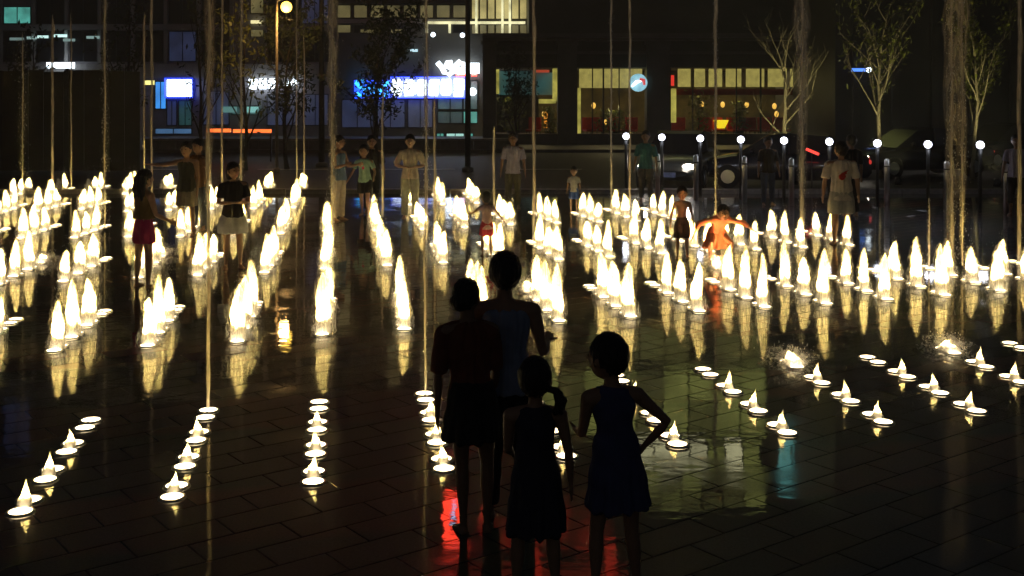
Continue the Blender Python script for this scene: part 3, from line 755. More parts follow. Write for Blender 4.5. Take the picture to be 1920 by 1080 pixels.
def pole_thing(name, label, cat, x, Y, ytop, r, mat, extra=None):
    t = thing(name, label, cat, (PX(x, Y), Y, -.02))
    h = PZ(ytop, Y)
    MB().tube([(0, 0, 0), (0, 0, h * .5), (0, 0, h)], [r, r * .85, r * .7], 10).build('pole', mat, t, True)
    MB().tube([(0, 0, 0), (0, 0, .12), (0, 0, .16)], [r * 2, r * 2, r * 1.1], 10).build('base', mat, t, True)
    return t, h
t, h = pole_thing('flagpole', 'slim dark pole rising beside the white neon sign to the top of the picture', 'pole', 877, 36, -200, .09, M_POLE)
t, h = pole_thing('flagpole', 'dark pole between the street lamp and the pale veil of spray', 'pole', 603, 38, -200, .10, M_POLE)
t, h = pole_thing('street_lamp', 'glowing orange street lamp on a slim pole at the top left', 'street lamp', 519, 35.5, 0, .05, pmat('lamp_pole_paint', (.3, .25, .18), .5))
MB().tube([(0, 0, h - .02), (.15, 0, h + .06), (.32, 0, h + .02)], [.035, .03, .03], 8).build('arm', M_POLE, t)
MB().ellip((PX(537, 35.5) - PX(519, 35.5), 0, PZ(12, 35.5)), (.17, .17, .17), 14, 10).build('globe', emat('sodium_globe', (1, .58, .07), 7), t, True)
lamp('street_light', 'POINT', (PX(537, 35.5) - PX(519, 35.5), -.4, PZ(12, 35.5) - .3), 90, (1, .55, .18), t, radius=.15)

# globe lamps on low posts
glob_x = [(1174, 254), (1241, 256), (1313, 258), (1389, 260), (1470, 262), (1555, 264), (1645, 267), (1740, 269), (1838, 270)]
gl = thing('globe_lamp', '', 'lamp', (0, 0, 0), 0, 'white globe lamps along the road')
MB().tube([(0, 0, 0), (0, 0, 1.15), (0, 0, 1.29)], [.04, .035, .05], 10).build('post', M_POLE, gl, True)
MB().ellip((0, 0, 1.4), (.082, .082, .082), 16, 12).build('globe', emat('globe_glass', (.82, .84, 1), 7), gl, True)
lamp('globe_light', 'POINT', (0, -.16, 1.4), 4, (.85, .88, 1), gl, radius=.1)
gw = ['leftmost, below the second shop window', 'beside the person in the teal shirt', 'above the lit headlights of the pale car', 'above the dark roof of the middle car', 'at the foot of the pale bare tree',
      'beside the head of the man in white', 'at the foot of the middle leafy tree', 'half hidden by the broad spray', 'rightmost, right of the last leafy tree']
for i, (x, y) in enumerate(glob_x):
    g_ = gl if i == 0 else copy_tree(gl)
    Y = (CAM_H - 1.4) * FPX / (y - HZ)
    g_.location = (PX(x, Y), Y, -.02); g_['label'] = 'white globe lamp on a low post, ' + gw[i]
# steel bollards catching the light
sb = thing('steel_bollard', '', 'bollard', (0, 0, 0), 0, 'brushed steel bollards along the plaza edge')
MB().tube([(0, 0, 0), (0, 0, 1.0), (0, 0, 1.03), (0, 0, 1.05)], [.06, .06, .05, .02], 16).build('post', M_STEEL, sb, True)
MB().tube([(0, 0, .86), (0, 0, .89)], [.063, .063], 16).build('ring', M_POLE, sb)
for i, (x, y, w) in enumerate(((1233, 372, 'beside the person in the teal shirt'), (1305, 375, 'in front of the pale car bonnet'), (1396, 379, 'in front of the dark car, left of its door'), (1484, 385, 'in front of the dark car'),
                               (1663, 386, 'right of the man in the white shirt'), (1775, 394, 'behind the broad pale spray'), (1887, 402, 'rightmost, beside the dim person'))):
    b_ = sb if i == 0 else copy_tree(sb)
    X, Y = G(x, y); b_.location = (X, Y, -.01); b_['label'] = 'shiny steel bollard ' + w

# ------------------------------------------------------------------ cars
def car(label, X, Y, rz, paint, lights=True, glassm=M_GLASSD):
    t = thing('parked_car', label, 'car', (X, Y, -.02), rz)
    # local: +x is the front, length 4.5
    st = [(-2.2, .62, .42, .72), (-2.1, .78, .3, .88), (-1.5, .84, .22, .95), (-.6, .86, .2, .93), (.6, .86, .2, .91), (1.3, .85, .22, .86), (1.9, .8, .25, .74), (2.15, .68, .32, .62), (2.22, .55, .38, .52)]
    n = 14; vs_ = []; fs = []
    for (x_, hw, zb, zt) in st:
        for k in range(n):
            a = 2 * math.pi * k / n; ca, sa = math.cos(a), math.sin(a)
            px = hw * math.copysign(abs(ca) ** .45, ca); pz = (zb + zt) / 2 + (zt - zb) / 2 * math.copysign(abs(sa) ** .5, sa)
            vs_.append((x_, px, pz))
    for i in range(len(st) - 1):
        for k in range(n): fs.append((i * n + k, i * n + (k + 1) % n, (i + 1) * n + (k + 1) % n, (i + 1) * n + k))
    fs.append(tuple(range(n))); fs.append(tuple((len(st) - 1) * n + k for k in reversed(range(n))))
    MB().add(vs_, fs).build('body', paint, t, True)
    # cabin
    c = [(-1.75, .66, .90), (-1.15, .60, 1.36), (-.2, .60, 1.43), (.35, .58, 1.37), (1.15, .68, .88)]
    vs_ = []; fs = []
    for (x_, hw, z) in c: vs_ += [(x_, -hw, z), (x_, hw, z)]
    vs_ += [(x_, s_ * .74, .88) for (x_, hw, z) in c for s_ in (-1, 1)]
    MB().add([vs_[q] for q in (0, 1, 3, 2)], [(0, 1, 2, 3)]).build('rear_window', glassm, t)
    MB().add([vs_[q] for q in (6, 7, 9, 8)], [(0, 1, 2, 3)]).build('windscreen', glassm, t)
    MB().add(vs_[2:8], [(0, 1, 3, 2), (2, 3, 5, 4)]).build('roof', paint, t)
    for s_ in (0, 1):
        p = [vs_[i * 2 + s_] for i in range(5)]; q = [(a[0], a[1] * 1.0 + (.10 if s_ else -.10), .9) for a in p]
        MB().add([p[0], p[1], p[2], (p[2][0], q[2][1], .92)], [(0, 1, 2, 3)]).build('side_window', glassm, t)
        MB().add([(p[2][0] + .06, p[2][1], p[2][2]), p[3], p[4], (p[2][0] + .06, q[2][1], .92)], [(0, 1, 2, 3)]).build('side_window', glassm, t)
        MB().tube([(p[2][0] + .03, p[2][1] * 1.01, p[2][2]), (p[2][0] + .03, q[2][1] * 1.01, .9)], [.03, .03], 5).build('pillar', paint, t)
    for wx in (-1.35, 1.35):
        for s_ in (-1, 1):
            w = MB().tube([(wx, s_ * .70, .31), (wx, s_ * .87, .31)], [.31, .31], 18).build('wheel', pmat('tyre', (.02, .02, .02), .8), t)
            MB().tube([(wx, s_ * .86, .31), (wx, s_ * .885, .31)], [.19, .17], 12).build('rim', M_STEEL, w)
    for s_ in (-1, 1):
        MB().ellip((2.1, s_ * .56, .62), (.1, .16, .08), 10, 7).build('headlight', emat('headlight_on', (1, .88, .75), 14) if lights else M_STEEL, t, True)
        MB().ellip((-2.14, s_ * .58, .72), (.06, .15, .07), 8, 6).build('tail_light', emat('tail_light_m', (1, .05, .03), .5), t, True)
        MB().ellip((.75, s_ * .92, .98), (.07, .1, .07), 8, 6).build('mirror', paint, t, True)
    MB().box(2.2, 2.26, -.26, .26, .36, .48).build('number_plate', pmat('plate', (.25, .3, .5), .4), t)
    if lights:
        for s_ in (-1, 1): lamp('head_lamp', 'SPOT', (2.25, s_ * .56, .62), 30, (1, .9, .78), t, radius=.05, spot=70, rot=(R(90), 0, R(-90)))
    return t
PAINT_G = pmat('grey_paint', (.12, .125, .11), .3, spec=.6, coat=.6, var=.08)
PAINT_D = pmat('dark_blue_paint', (.012, .016, .03), .25, spec=.6, coat=.8, var=.08)
PAINT_K = pmat('black_paint', (.015, .015, .016), .25, spec=.6, coat=.8, var=.08)
car('grey car with both headlights lit, facing the plaza left of the dark car', PX(1278, 31.2), 31.4, R(-108), PAINT_G)
car('dark blue car parked side on behind the man in the white shirt', PX(1478, 30.0), 30.6, R(165), PAINT_D, False)
car('black car with lit headlights beyond the man in the white shirt', PX(1722, 34.0), 34.2, R(197), PAINT_K)
car('black car with small lit headlights between the last leafy tree and the spray', PX(1900, 37.5), 38.0, R(205), PAINT_K)
t = thing('red_rear_light', 'slanted red rear light of the dark car on an added stand', 'light', (PX(1523, 29.2), 29.2, PZ(284, 29.2)), 0)  # the car's rear light, built apart on an added stand
MB().tube([(-.15, 0, .06), (.16, 0, -.07)], [.035, .035], 8).build('red_bar', emat('red_bar_m', (1, .06, .04), 1.6), t)
MB().tube([(0, .05, 0), (0, .05, -PZ(284, 29.2))], [.015, .02], 6).build('stand', M_POLE, t)

# ------------------------------------------------------------------ trees
def tree(label, x, Y, ytop, seed, bark, leafm, nleaf, spread=.5, first=.25, lsize=.05, depth=4, name='street_tree', trunk_r=.06):
    r = random.Random(seed); h = PZ(ytop, Y)
    t = thing(name, label, 'tree', (PX(x, Y), Y, -.02))
    mb = MB(); tips = []
    def branch(p, d, L, rad, lev):
        n = 4; pts = [p]; rr_ = [rad]
        for i in range(n):
            d = (d + Vector((r.uniform(-.16, .16), r.uniform(-.16, .16), r.uniform(-.02, .12)))).normalized()
            p = p + d * (L / n); pts.append(p); rr_.append(rad * (1 - .45 * (i + 1) / n)); tips.append((p, lev))
            if lev < depth and i >= (1 if lev else 0) and r.random() < (.95 if lev < 2 else .75):
                a = r.uniform(0, 6.28); up = r.uniform(.45, 1.1)
                nd = (Vector((math.cos(a) * spread * 1.6, math.sin(a) * spread * 1.6, up)) * .8 + d * .4).normalized()
                branch(p, nd, L * r.uniform(.5, .72), rr_[-1] * .6, lev + 1)
        mb.tube(pts, rr_, 6 if lev < 2 else 4)
    # trunk
    p = Vector((0, 0, 0)); pts = [p.copy()]; rads = [trunk_r * 1.3]; N_ = 8
    for i in range(N_):
        p = p + Vector((r.uniform(-.05, .05), r.uniform(-.05, .05), h * .72 / N_)); pts.append(p.copy()); rads.append(trunk_r * (1 - .6 * (i + 1) / N_))
        if (i + 1) / N_ > first:
            for q in range(2 if r.random() < .6 else 1):
                a = r.uniform(0, 6.28)
                branch(p.copy(), Vector((math.cos(a) * spread, math.sin(a) * spread, r.uniform(.5, 1.0))).normalized(), h * r.uniform(.2, .33), rads[-1] * .55, 1)
    branch(p.copy(), Vector((0, 0, 1)), h * .26, rads[-1], 1)
    tr = MB().tube(pts, rads, 10).build('trunk', bark, t, True)
    mb.build('limbs', bark, t, True, kind='stuff')
    if nleaf:
        lb = MB(); good = [q for q, lv in tips if lv >= 2] or [q for q, lv in tips]
        for i in range(nleaf):
            c = r.choice(good) + Vector((r.gauss(0, .10), r.gauss(0, .10), r.gauss(0, .10)))
            s_ = lsize * r.uniform(.5, 1.3); a = Vector((r.gauss(0, 1), r.gauss(0, 1), r.gauss(0, 1))).normalized(); b = a.orthogonal().normalized()
            lb.add([c - a * s_, c + b * s_ * .4 + a * s_ * .1, c + a * s_, c - b * s_ * .4], [(0, 1, 2, 3)])
        lb.build('crown', leafm, t, kind='stuff')
    return t, h
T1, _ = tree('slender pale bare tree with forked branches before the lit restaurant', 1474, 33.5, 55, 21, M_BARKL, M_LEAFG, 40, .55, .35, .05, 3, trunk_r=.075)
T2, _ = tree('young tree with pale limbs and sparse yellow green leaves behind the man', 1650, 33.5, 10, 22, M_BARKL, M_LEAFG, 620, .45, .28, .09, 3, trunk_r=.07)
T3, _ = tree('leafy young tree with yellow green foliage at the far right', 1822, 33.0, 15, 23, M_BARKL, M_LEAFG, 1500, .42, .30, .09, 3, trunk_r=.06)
for tt, e in ((T1, 120), (T2, 90), (T3, 110)):
    u = thing('ground_spotlight', 'small ground spotlight shining up into the ' + {T1: 'pale bare tree', T2: 'middle leafy tree', T3: 'far right leafy tree'}[tt], 'lamp', (tt.location.x - .2, tt.location.y - 2.2, -.02))
    MB().tube([(0, 0, 0), (0, 0, .1), (0, .03, .18)], [.1, .1, .08], 12).build('housing', M_POLE, u, True)
    MB().tube([(0, .03, .181), (0, .03, .19)], [.06, .06], 10).build('lens', emat('spot_lens', (1, .9, .6), 2), u)
    lamp('tree_light', 'SPOT', (0, .03, .22), e * 3.2, (1, .9, .42), u, radius=.05, spot=75, rot=(math.pi - .55, 0, 0))
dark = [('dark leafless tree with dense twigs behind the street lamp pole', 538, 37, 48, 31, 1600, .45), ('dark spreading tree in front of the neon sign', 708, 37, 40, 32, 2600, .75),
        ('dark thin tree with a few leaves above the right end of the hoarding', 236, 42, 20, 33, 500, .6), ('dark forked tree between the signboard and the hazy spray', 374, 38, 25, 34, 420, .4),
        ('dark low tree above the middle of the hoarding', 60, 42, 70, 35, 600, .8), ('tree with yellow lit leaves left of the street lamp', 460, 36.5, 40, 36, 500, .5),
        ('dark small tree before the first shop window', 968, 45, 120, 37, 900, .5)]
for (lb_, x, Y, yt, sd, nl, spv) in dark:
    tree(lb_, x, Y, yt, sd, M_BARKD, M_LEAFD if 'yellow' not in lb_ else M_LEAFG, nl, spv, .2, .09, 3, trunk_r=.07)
# potted shrubs inside the restaurant windows
for (x, y0, y1, w, wd) in ((1310, 168, 246, 26, 'left part of the large restaurant window'), (1386, 190, 240, 16, 'middle of the large restaurant window'), (1493, 196, 246, 14, 'right end of the large restaurant window'),
                       (960, 182, 248, 26, 'left half of the first shop window'), (1030, 200, 250, 14, 'right edge of the first shop window'), (1150, 206, 248, 34, 'middle of the second shop window')):
    Yp = YR + .9; t = thing('potted_shrub', 'bushy green potted shrub at the ' + wd, 'plant', (PX(x, Yp), Yp, PZ(262, Yp)))
    MB().tube([(0, 0, 0), (0, 0, .4)], [.16, .22], 10).build('pot', M_POLE, t)
    MB().tube([(0, 0, .35), (0.03, 0, PZ(y0, Yp) - PZ(262, Yp) - .3)], [.03, .015], 6).build('stem', M_BARKD, t)
    lb = MB(); r = random.Random(int(x)); zt = PZ(y0, Yp) - PZ(262, Yp); zb = PZ(y1, Yp) - PZ(262, Yp)
    for i in range(420):
        c = Vector((r.gauss(0, .42) * w * Yp / FPX, r.gauss(0, .2), zb + (zt - zb) * r.random())); s_ = .09 * r.uniform(.5, 1.3)
        a = Vector((r.gauss(0, 1), r.gauss(0, 1), r.gauss(0, 1))).normalized(); b = a.orthogonal().normalized()
        lb.add([c - a * s_, c + b * s_ * .45, c + a * s_, c - b * s_ * .45], [(0, 1, 2, 3)])
    lb.build('foliage', M_LEAFG, t, kind='stuff')
    lamp('plant_lamp', 'POINT', (0, .1, zt + .1), 5, (1, .85, .35), t, radius=.08) if x > 1100 or x == 960 else None

HAZE = 0.0027
if HAZE:
    hz_ = MB().box(-152, 152, -22, 252, -1.7, 34).build('haze', None, kind='stuff')
    hm = bpy.data.materials.new('spray_haze'); hm.use_nodes = True; hn = hm.node_tree
    hn.nodes.remove(hn.nodes['Principled BSDF']); pv = hn.nodes.new('ShaderNodeVolumePrincipled')
    pv.inputs['Color'].default_value = (.9, .9, .9, 1); pv.inputs['Density'].default_value = HAZE
    hn.links.new(pv.outputs[0], hn.nodes['Material Output'].inputs['Volume'])
    hz_.data.materials.append(hm)
# ------------------------------------------------------------------ people
def remeshed(mb, name, mat, voxel, parent, smooth=3, fold=None, **k):
    me = mb.mesh('tmp', None); o = bpy.data.objects.new('tmp', me); COL.objects.link(o)
    rm = o.modifiers.new('r', 'REMESH'); rm.mode = 'VOXEL'; rm.voxel_size = voxel
    sm = o.modifiers.new('s', 'SMOOTH'); sm.iterations = smooth; sm.factor = .5
    dg = bpy.context.evaluated_depsgraph_get(); ev = o.evaluated_get(dg)
    nm = bpy.data.meshes.new_from_object(ev); nm.name = name
    bpy.data.objects.remove(o); bpy.data.meshes.remove(me)
    if fold and len(nm.vertices):
        n = len(nm.vertices); co = np.empty(n * 3); no = np.empty(n * 3)
        nm.vertices.foreach_get('co', co); nm.vertices.foreach_get('normal', no)
        co = co.reshape(-1, 3); no = no.reshape(-1, 3)
        co = co + no * fold(co)[:, None]
        nm.vertices.foreach_set('co', co.ravel()); nm.update()
    nm.materials.clear(); nm.materials.append(mat)
    nm.polygons.foreach_set('use_smooth', [True] * len(nm.polygons))
    return link(name, nm, parent, **k)

def V(*a): return Vector(a)
def nz(v): v = Vector(v); v.normalize(); return v
SKIN = {'tan': (.40, .23, .14), 'light': (.52, .34, .24), 'brown': (.30, .17, .10)}
HAIRM = pmat('black_hair', (.012, .010, .009), .45, scale=60, bump=.5)
CL = {}
def cloth(name, col): return pmat('cloth_' + name, col, .85, scale=14, var=.12, bump=.4, bscale=180)

def person(label, x, yf, H, face, skin='tan', child=False, torso=(0, 0, 1), head=(0, 0, 1), hyaw=0, hsc=1.0, la=None, ra=None, ll=None, rl=None,
           wear=(), hair='short', voxel=.012, build=1.0, group=None, mark=None, z=0.0, finger=True):
    X, Y = G(x, yf)
    t = thing('person', label, 'person', (X, Y, z), R(face), group)
    hs = ((1.2 if H < 1.15 else 1.08) if child else .96) * hsc
    bw = build * (.92 if child else 1.0)
    sd = V(1, 0, 0); T = nz(torso); Hd = nz(head)
    la = la or ((-.22, .02, -1), (-.12, .18, -1)); ra = ra or ((.22, .02, -1), (.12, .18, -1))
    ll = ll or ((-.06, 0, -1), (-.03, -.03, -1)); rl = rl or ((.06, 0, -1), (.03, -.03, -1))
    th, sh = .245, .238
    drop = max(-(nz(l[0]).z * th + nz(l[1]).z * sh) for l in (ll, rl)) + .042
    P = V(0, 0, drop + .0)
    S = P + T * (.285 if not child else .27)
    top = S + T * .02
    hc = top + Hd * (.095 + .012 * (hs - 1) * 4) + V(0, .012, 0)
    hr = (.058 * hs, .070 * hs, .074 * hs)
    shw = .108 * bw
    def sc(v): return V(*v) * H
    J = {}
    b = MB()
    def tube(mb, pts, rads, n=10, **kk): mb.tube([sc(p) for p in pts], [((r_[0] * H, r_[1] * H) if isinstance(r_, tuple) else r_ * H) for r_ in rads], n, **kk)
    def ell(mb, c, r_, **kk): mb.ellip(sc(c), tuple(q * H for q in r_), **kk)
    # torso
    prof = [(-.035, (.070, .055)), (.0, (.088, .064)), (.04, (.085, .062)), (.10, (.070, .052)), (.15, (.074, .054)), (.21, (.088, .060)), (.255, (.088, .052)), (.285, (.070, .040)), (.300, (.040, .034))]
    if child: prof = [(a * .95, (q[0] * .9, q[1] * 1.0)) for a, q in prof]; prof[3] = (prof[3][0], (.070, .056))
    tube(b, [P + T * a for a, q in prof], [(q[0] * bw, q[1] * bw) for a, q in prof], 14, side=sd)
    tube(b, [S - T * .01, top + Hd * .03, hc], [.034, .029, .034], 10)
    rot = Matrix.Rotation(R(hyaw), 3, 'Z')
    ell(b, hc, hr, n=16, m=12, rot=rot)
    ell(b, hc + rot @ V(0, .014, -.035) * hs, (.042 * hs, .048 * hs, .042 * hs), n=12, m=8, rot=rot)
    ell(b, hc + rot @ V(0, .074, -.012) * hs, (.009, .014, .016), n=8, m=6, rot=rot)
    for s_ in (-1, 1): ell(b, hc + rot @ V(s_ * .060, .0, -.008) * hs, (.007, .016, .020), n=8, m=6, rot=rot)
    J['arm'] = {}
    for s_, A in ((-1, la), (1, ra)):
        s0 = S + sd * (s_ * shw) - T * .028
        e = s0 + nz(A[0]) * (.165 if not child else .155); w = e + nz(A[1]) * (.138 if not child else .13)
        J['arm'][s_] = (s0, e, w)
        tube(b, [S + sd * s_ * .035 - T * .018, s0], [.036, .034], 10)
        tube(b, [s0, s0.lerp(e, .4), e, e.lerp(w, .3), w], [.032 * bw, .027 * bw, .020 * bw, .0215 * bw, .0135 * bw], 10)
        ell(b, s0, (.034 * bw, .034 * bw, .034 * bw), n=10, m=8)
        # hand
        f = nz(A[1]); pn = f.cross(V(0, 0, 1) if abs(f.z) < .9 else V(0, 1, 0)).normalized()
        acr = V(0, 1, 0) - f * f.y
        acr = acr.normalized() if acr.length > .2 else pn
        pn = f.cross(acr).normalized()
        palm = w + f * .028
        ee = [w - f * .004, palm, w + f * .052]
        b.tube([sc(p) for p in ee], [(.012 * H, .010 * H), (.0235 * H, .011 * H), (.022 * H, .009 * H)], 10, side=acr)
        if finger:
            for q in range(4):
                base = w + f * .048 + acr * ((q - 1.5) * .0115); L_ = (.036, .043, .040, .031)[q]
                d1 = nz(f + acr * (q - 1.5) * .10); d2 = nz(f + pn * (-s_) * .35)
                tube(b, [base, base + d1 * L_ * .5, base + d1 * L_ * .5 + d2 * L_ * .5], [.0058, .0053, .0044], 6)
            tb = w + f * .018 + acr * .018
            tube(b, [tb, tb + nz(f * .6 + acr) * .022, tb + nz(f * .6 + acr) * .022 + f * .016], [.0075, .006, .005], 6)
    J['leg'] = {}
    for s_, A in ((-1, ll), (1, rl)):
        h0 = P + sd * (s_ * .047) - T * .015
        kn = h0 + nz(A[0]) * th; an = kn + nz(A[1]) * sh
        J['leg'][s_] = (h0, kn, an)
        tube(b, [h0, h0.lerp(kn, .35), kn, kn.lerp(an, .3), kn.lerp(an, .75), an], [.052 * bw, .046 * bw, .030 * bw, .0315 * bw, .019 * bw, .0165 * bw], 12)
        fd = nz((A[2] if len(A) > 2 else (s_ * .25, 1, 0))); z0 = an.z - .042
        heel = V(an.x, an.y, z0 + .016) - fd * .022; toe = V(an.x, an.y, z0 + .010) + fd * .088
        tube(b, [heel, V(an.x, an.y, z0 + .024) + fd * .02, V(an.x, an.y, z0 + .014) + fd * .065, toe], [.017, .0235, (.022, .014), (.015, .009)], 10, side=V(fd.y, -fd.x, 0))
        tube(b, [an, V(an.x, an.y, z0 + .02)], [.017, .018], 8)
    sm = pmat('skin_' + skin, SKIN[skin], .5, scale=8, var=.08)
    body = remeshed(b, 'body', sm, voxel, t, 2)
    # face
    if abs(((face + hyaw + 180) % 360) - 180) > 50:
        for s_ in (-1, 1):
            m_ = MB(); m_.ellip(sc(hc + rot @ V(s_ * .022, .062, .004) * hs), (.0075 * H, .005 * H, .0045 * H), 8, 6); m_.build('eye', pmat('eye_dark', (.02, .015, .012), .2), t, True)
        m_ = MB(); m_.ellip(sc(hc + rot @ V(0, .060, -.042) * hs), (.017 * H, .006 * H, .0045 * H), 8, 6); m_.build('mouth', pmat('lips', (.28, .10, .08), .5), t, True)
    # hair
    hb = MB()
    ell(hb, hc + rot @ V(0, -.010, .012) * hs, (hr[0] * 1.12, hr[1] * 1.07, hr[2] * 1.08), n=16, m=12, rot=rot)
    cut = None
    if hair == 'long':
        for s_ in (-.55, 0, .55):
            tube(hb, [hc + rot @ V(s_ * .06, -.045, .02), hc + rot @ V(s_ * .085, -.062, -.08), hc + rot @ V(s_ * .08, -.060, -.19)], [(.04, .03), (.042, .026), (.022, .012)], 10, side=sd)
    if hair == 'ponytail':
        tube(hb, [hc + rot @ V(.045, -.04, -.02) * hs, hc + rot @ V(.085, -.05, -.03) * hs, hc + rot @ V(.105, -.05, -.065) * hs, hc + rot @ V(.095, -.045, -.105) * hs, hc + rot @ V(.07, -.04, -.115) * hs], [.012, .018, .026, .022, .010], 10)
    if hair == 'bun': ell(hb, hc + rot @ V(0, -.065, -.01), (.038, .034, .036), n=12, m=8)
    if hair == 'bob': tube(hb, [hc + rot @ V(0, -.015, .03), hc + rot @ V(0, -.028, -.045), hc + rot @ V(0, -.03, -.082)], [(.064 * hs, .06 * hs), (.064 * hs, .052 * hs), (.052 * hs, .038 * hs)], 14, side=rot @ V(1, 0, 0))
    # cut the face opening: drop hair faces in front by pushing them inside the skull
    fdv = rot @ V(0, 1, 0); hcs = sc(hc)
    def hf(co):
        rel = (co - np.array(hcs)) / (H * hs)
        fwd = rel @ np.array(fdv); out = .003 * H * np.sin(co[:, 0] * 210 + co[:, 1] * 90) * (.5 + .5 * np.sin(co[:, 2] * 60)) + .002 * H * np.sin(co[:, 1] * 260 - co[:, 0] * 130)
        face_ = (fwd > .026 + 1.6 * np.maximum(rel[:, 2] - .008, 0)) & (rel[:, 2] < .036)
        out[face_] = -.016 * H * hs
        low = (rel[:, 2] < -.03) & (fwd > -.03) & (hair not in ('long', 'bob'))
        out[low] = -.020 * H * hs
        return out
    remeshed(hb, 'hair', HAIRM, voxel * .9, t, 1, hf)
    # clothes
    def folds(amp, z0=None, z1=None, k=26.0):
        def fn(co):
            a = np.arctan2(co[:, 1], co[:, 0]); z_ = co[:, 2]
            w = np.ones(len(co)) if z0 is None else np.clip((z0 - z_) / max(1e-3, (z0 - z1)), 0, 1)
            return amp * w * (np.sin(a * 9 + z_ * 4) * .6 + np.sin(a * 15 - z_ * 7 + 1.3) * .4) + amp * .35 * np.sin(co[:, 0] * k + z_ * k * .8) * np.sin(z_ * k * .7)
        return fn
    for item in wear:
        kind, mat = item[0], item[1]; c = MB(); g = .012
        if kind in ('shirt', 'tank', 'dress'):
            hem = item[2] if len(item) > 2 else -.03
            pr = [(a, (q[0] + g, q[1] + g)) for a, q in prof if hem - .02 <= a <= .27]
            if kind != 'dress': pr = [(hem, (.110, .088)), (hem + .03, (.106, .084))] + [p_ for p_ in pr if p_[0] > hem + .05]
            if not child: pr = [(a, (max(q[0], .084), max(q[1], .064)) if a < .2 and kind == 'shirt' else q) for a, q in pr]
            neckz = .292 if kind == 'shirt' else .27
            full = kind in ('shirt', 'dress')
            pr.append((.286 if full else .268, (.082 if full else .068, .050)))

            if full: pr.append((.300, (.046, .040)))
            if child: pr = [(a * (.95 if a > .2 else 1), q) for a, q in pr]
            tube(c, [P + T * a for a, q in pr], [(q[0] * bw, q[1] * bw) for a, q in pr], 16, side=sd)
            if kind == 'shirt':
                for s_ in (-1, 1):
                    s0, e, w = J['arm'][s_]; fr = item[3] if len(item) > 3 else .6
                    tube(c, [S + sd * s_ * .04 - T * .018, s0 - T * .006], [.038, .036], 10)
                    ell(c, s0 - T * .008, (.038 * bw, .040 * bw, .040 * bw), n=10, m=8)
                    if fr <= 1: tube(c, [s0 - T * .008, s0.lerp(e, fr * .5), s0.lerp(e, fr)], [.037 * bw, .038 * bw, .039 * bw], 12)
                    else: tube(c, [s0 - T * .008, e, e.lerp(w, fr - 1)], [.037 * bw, .034 * bw, .028 * bw], 12)
            else:
                for s_ in (-1, 1):
                    s0 = J['arm'][s_][0]
                    tube(c, [S + sd * s_ * .06 - T * .06 + V(0, -.04, 0), S + sd * s_ * .060 + T * .004, S + sd * s_ * .06 - T * .06 + V(0, .045, 0)], [.014, .012, .014], 8)
            if kind == 'dress':
                L_, fl = item[3], item[4]; nn_ = 6
                D = V(T.x * .3, T.y * .3, 1)
                tube(c, [P + T * .10 * (1 - i / nn_) - D * (L_ * i / nn_) for i in range(nn_ + 1)], [(.080 + (fl - .080) * (i / nn_) ** .8, .066 + (fl * .82 - .066) * (i / nn_) ** .8) for i in range(nn_ + 1)], 20, side=sd)
        elif kind == 'skirt':
            L_, fl = item[2], item[3]; nn_ = 6
            tube(c, [P + V(0, 0, .07) - V(0, 0, (L_ + .07) * i / nn_) for i in range(nn_ + 1)], [(.086 + (fl - .086) * (i / nn_), .070 + (fl * .82 - .070) * (i / nn_)) for i in range(nn_ + 1)], 20, side=sd)
        elif kind in ('shorts', 'trousers'):
            fr = item[2]; wd = item[3] if len(item) > 3 else .058
            tube(c, [P + T * .065, P + T * .0, P - T * .04], [(.082 * bw, .064 * bw), (.098 * bw, .075 * bw), (.088 * bw, .068 * bw)], 14, side=sd)
            for s_ in (-1, 1):
                h0, kn, an = J['leg'][s_]
                if fr <= 1: tube(c, [h0, h0.lerp(kn, fr * .5), h0.lerp(kn, fr)], [.060 * bw, wd * bw, wd * bw * .97], 12)
                else: tube(c, [h0, h0.lerp(kn, .5), kn, kn.lerp(an, fr - 1)], [.060 * bw, wd * bw * .95, wd * bw * .72, wd * bw * .60], 12)
        nm_ = {'shirt': 'shirt', 'tank': 'tank_top', 'dress': 'dress', 'skirt': 'skirt', 'shorts': 'shorts', 'trousers': 'trousers'}[kind]
        amp = .006 * H if kind in ('shirt', 'shorts', 'trousers', 'tank') else .014 * H
        zz = P.z * H + .05 * H
        remeshed(c, nm_, mat, voxel, t, 7, folds(amp * (1 if kind in ('dress', 'skirt') else .8), zz if kind in ('dress', 'skirt') else None, zz - .3 * H))
    if mark:
        # flat print on the chest or back
        mm, side_, pts = mark
        m_ = MB(); yy = side_ * (.074 if not child else .072) * H * bw
        vv = [(px * H, yy + side_ * .006 + T.y / T.z * pz * H, (P + T * (.15 + pz)).z * H) for px, pz in pts]
        m_.add(vv + [(a, b_ - side_ * .05, c_) for a, b_, c_ in vv], [tuple(range(len(vv)))] + [(i, (i + 1) % len(vv), len(vv) + (i + 1) % len(vv), len(vv) + i) for i in range(len(vv))])
        m_.build('print', mm, t)
    return t

black = cloth('black', (.02, .018, .018)); maroon = cloth('maroon', (.20, .06, .03)); greyblue = cloth('greyblue', (.30, .36, .50)); navy = cloth('navy', (.07, .08, .20))
white = cloth('white', (.65, .60, .52)); mint = cloth('mint', (.33, .52, .40)); pink = cloth('pink', (.42, .025, .12)); khaki = cloth('khaki', (.34, .29, .2)); olive = cloth('olive', (.09, .085, .05))
lilac = cloth('lilac', (.36, .34, .46)); teal = cloth('teal', (.05, .19, .22)); palepink = cloth('palepink', (.62, .42, .42)); red = cloth('red', (.45, .03, .06)); orange = cloth('orange', (.85, .30, .16))
greypale = cloth('greypale', (.4, .4, .38)); darkblue = cloth('darkblue', (.05, .06, .09)); cream = cloth('cream', (.6, .52, .40)); redprint = cloth('redprint', (.5, .03, .02)); pinkprint = cloth('pinkprint', (.7, .05, .15))

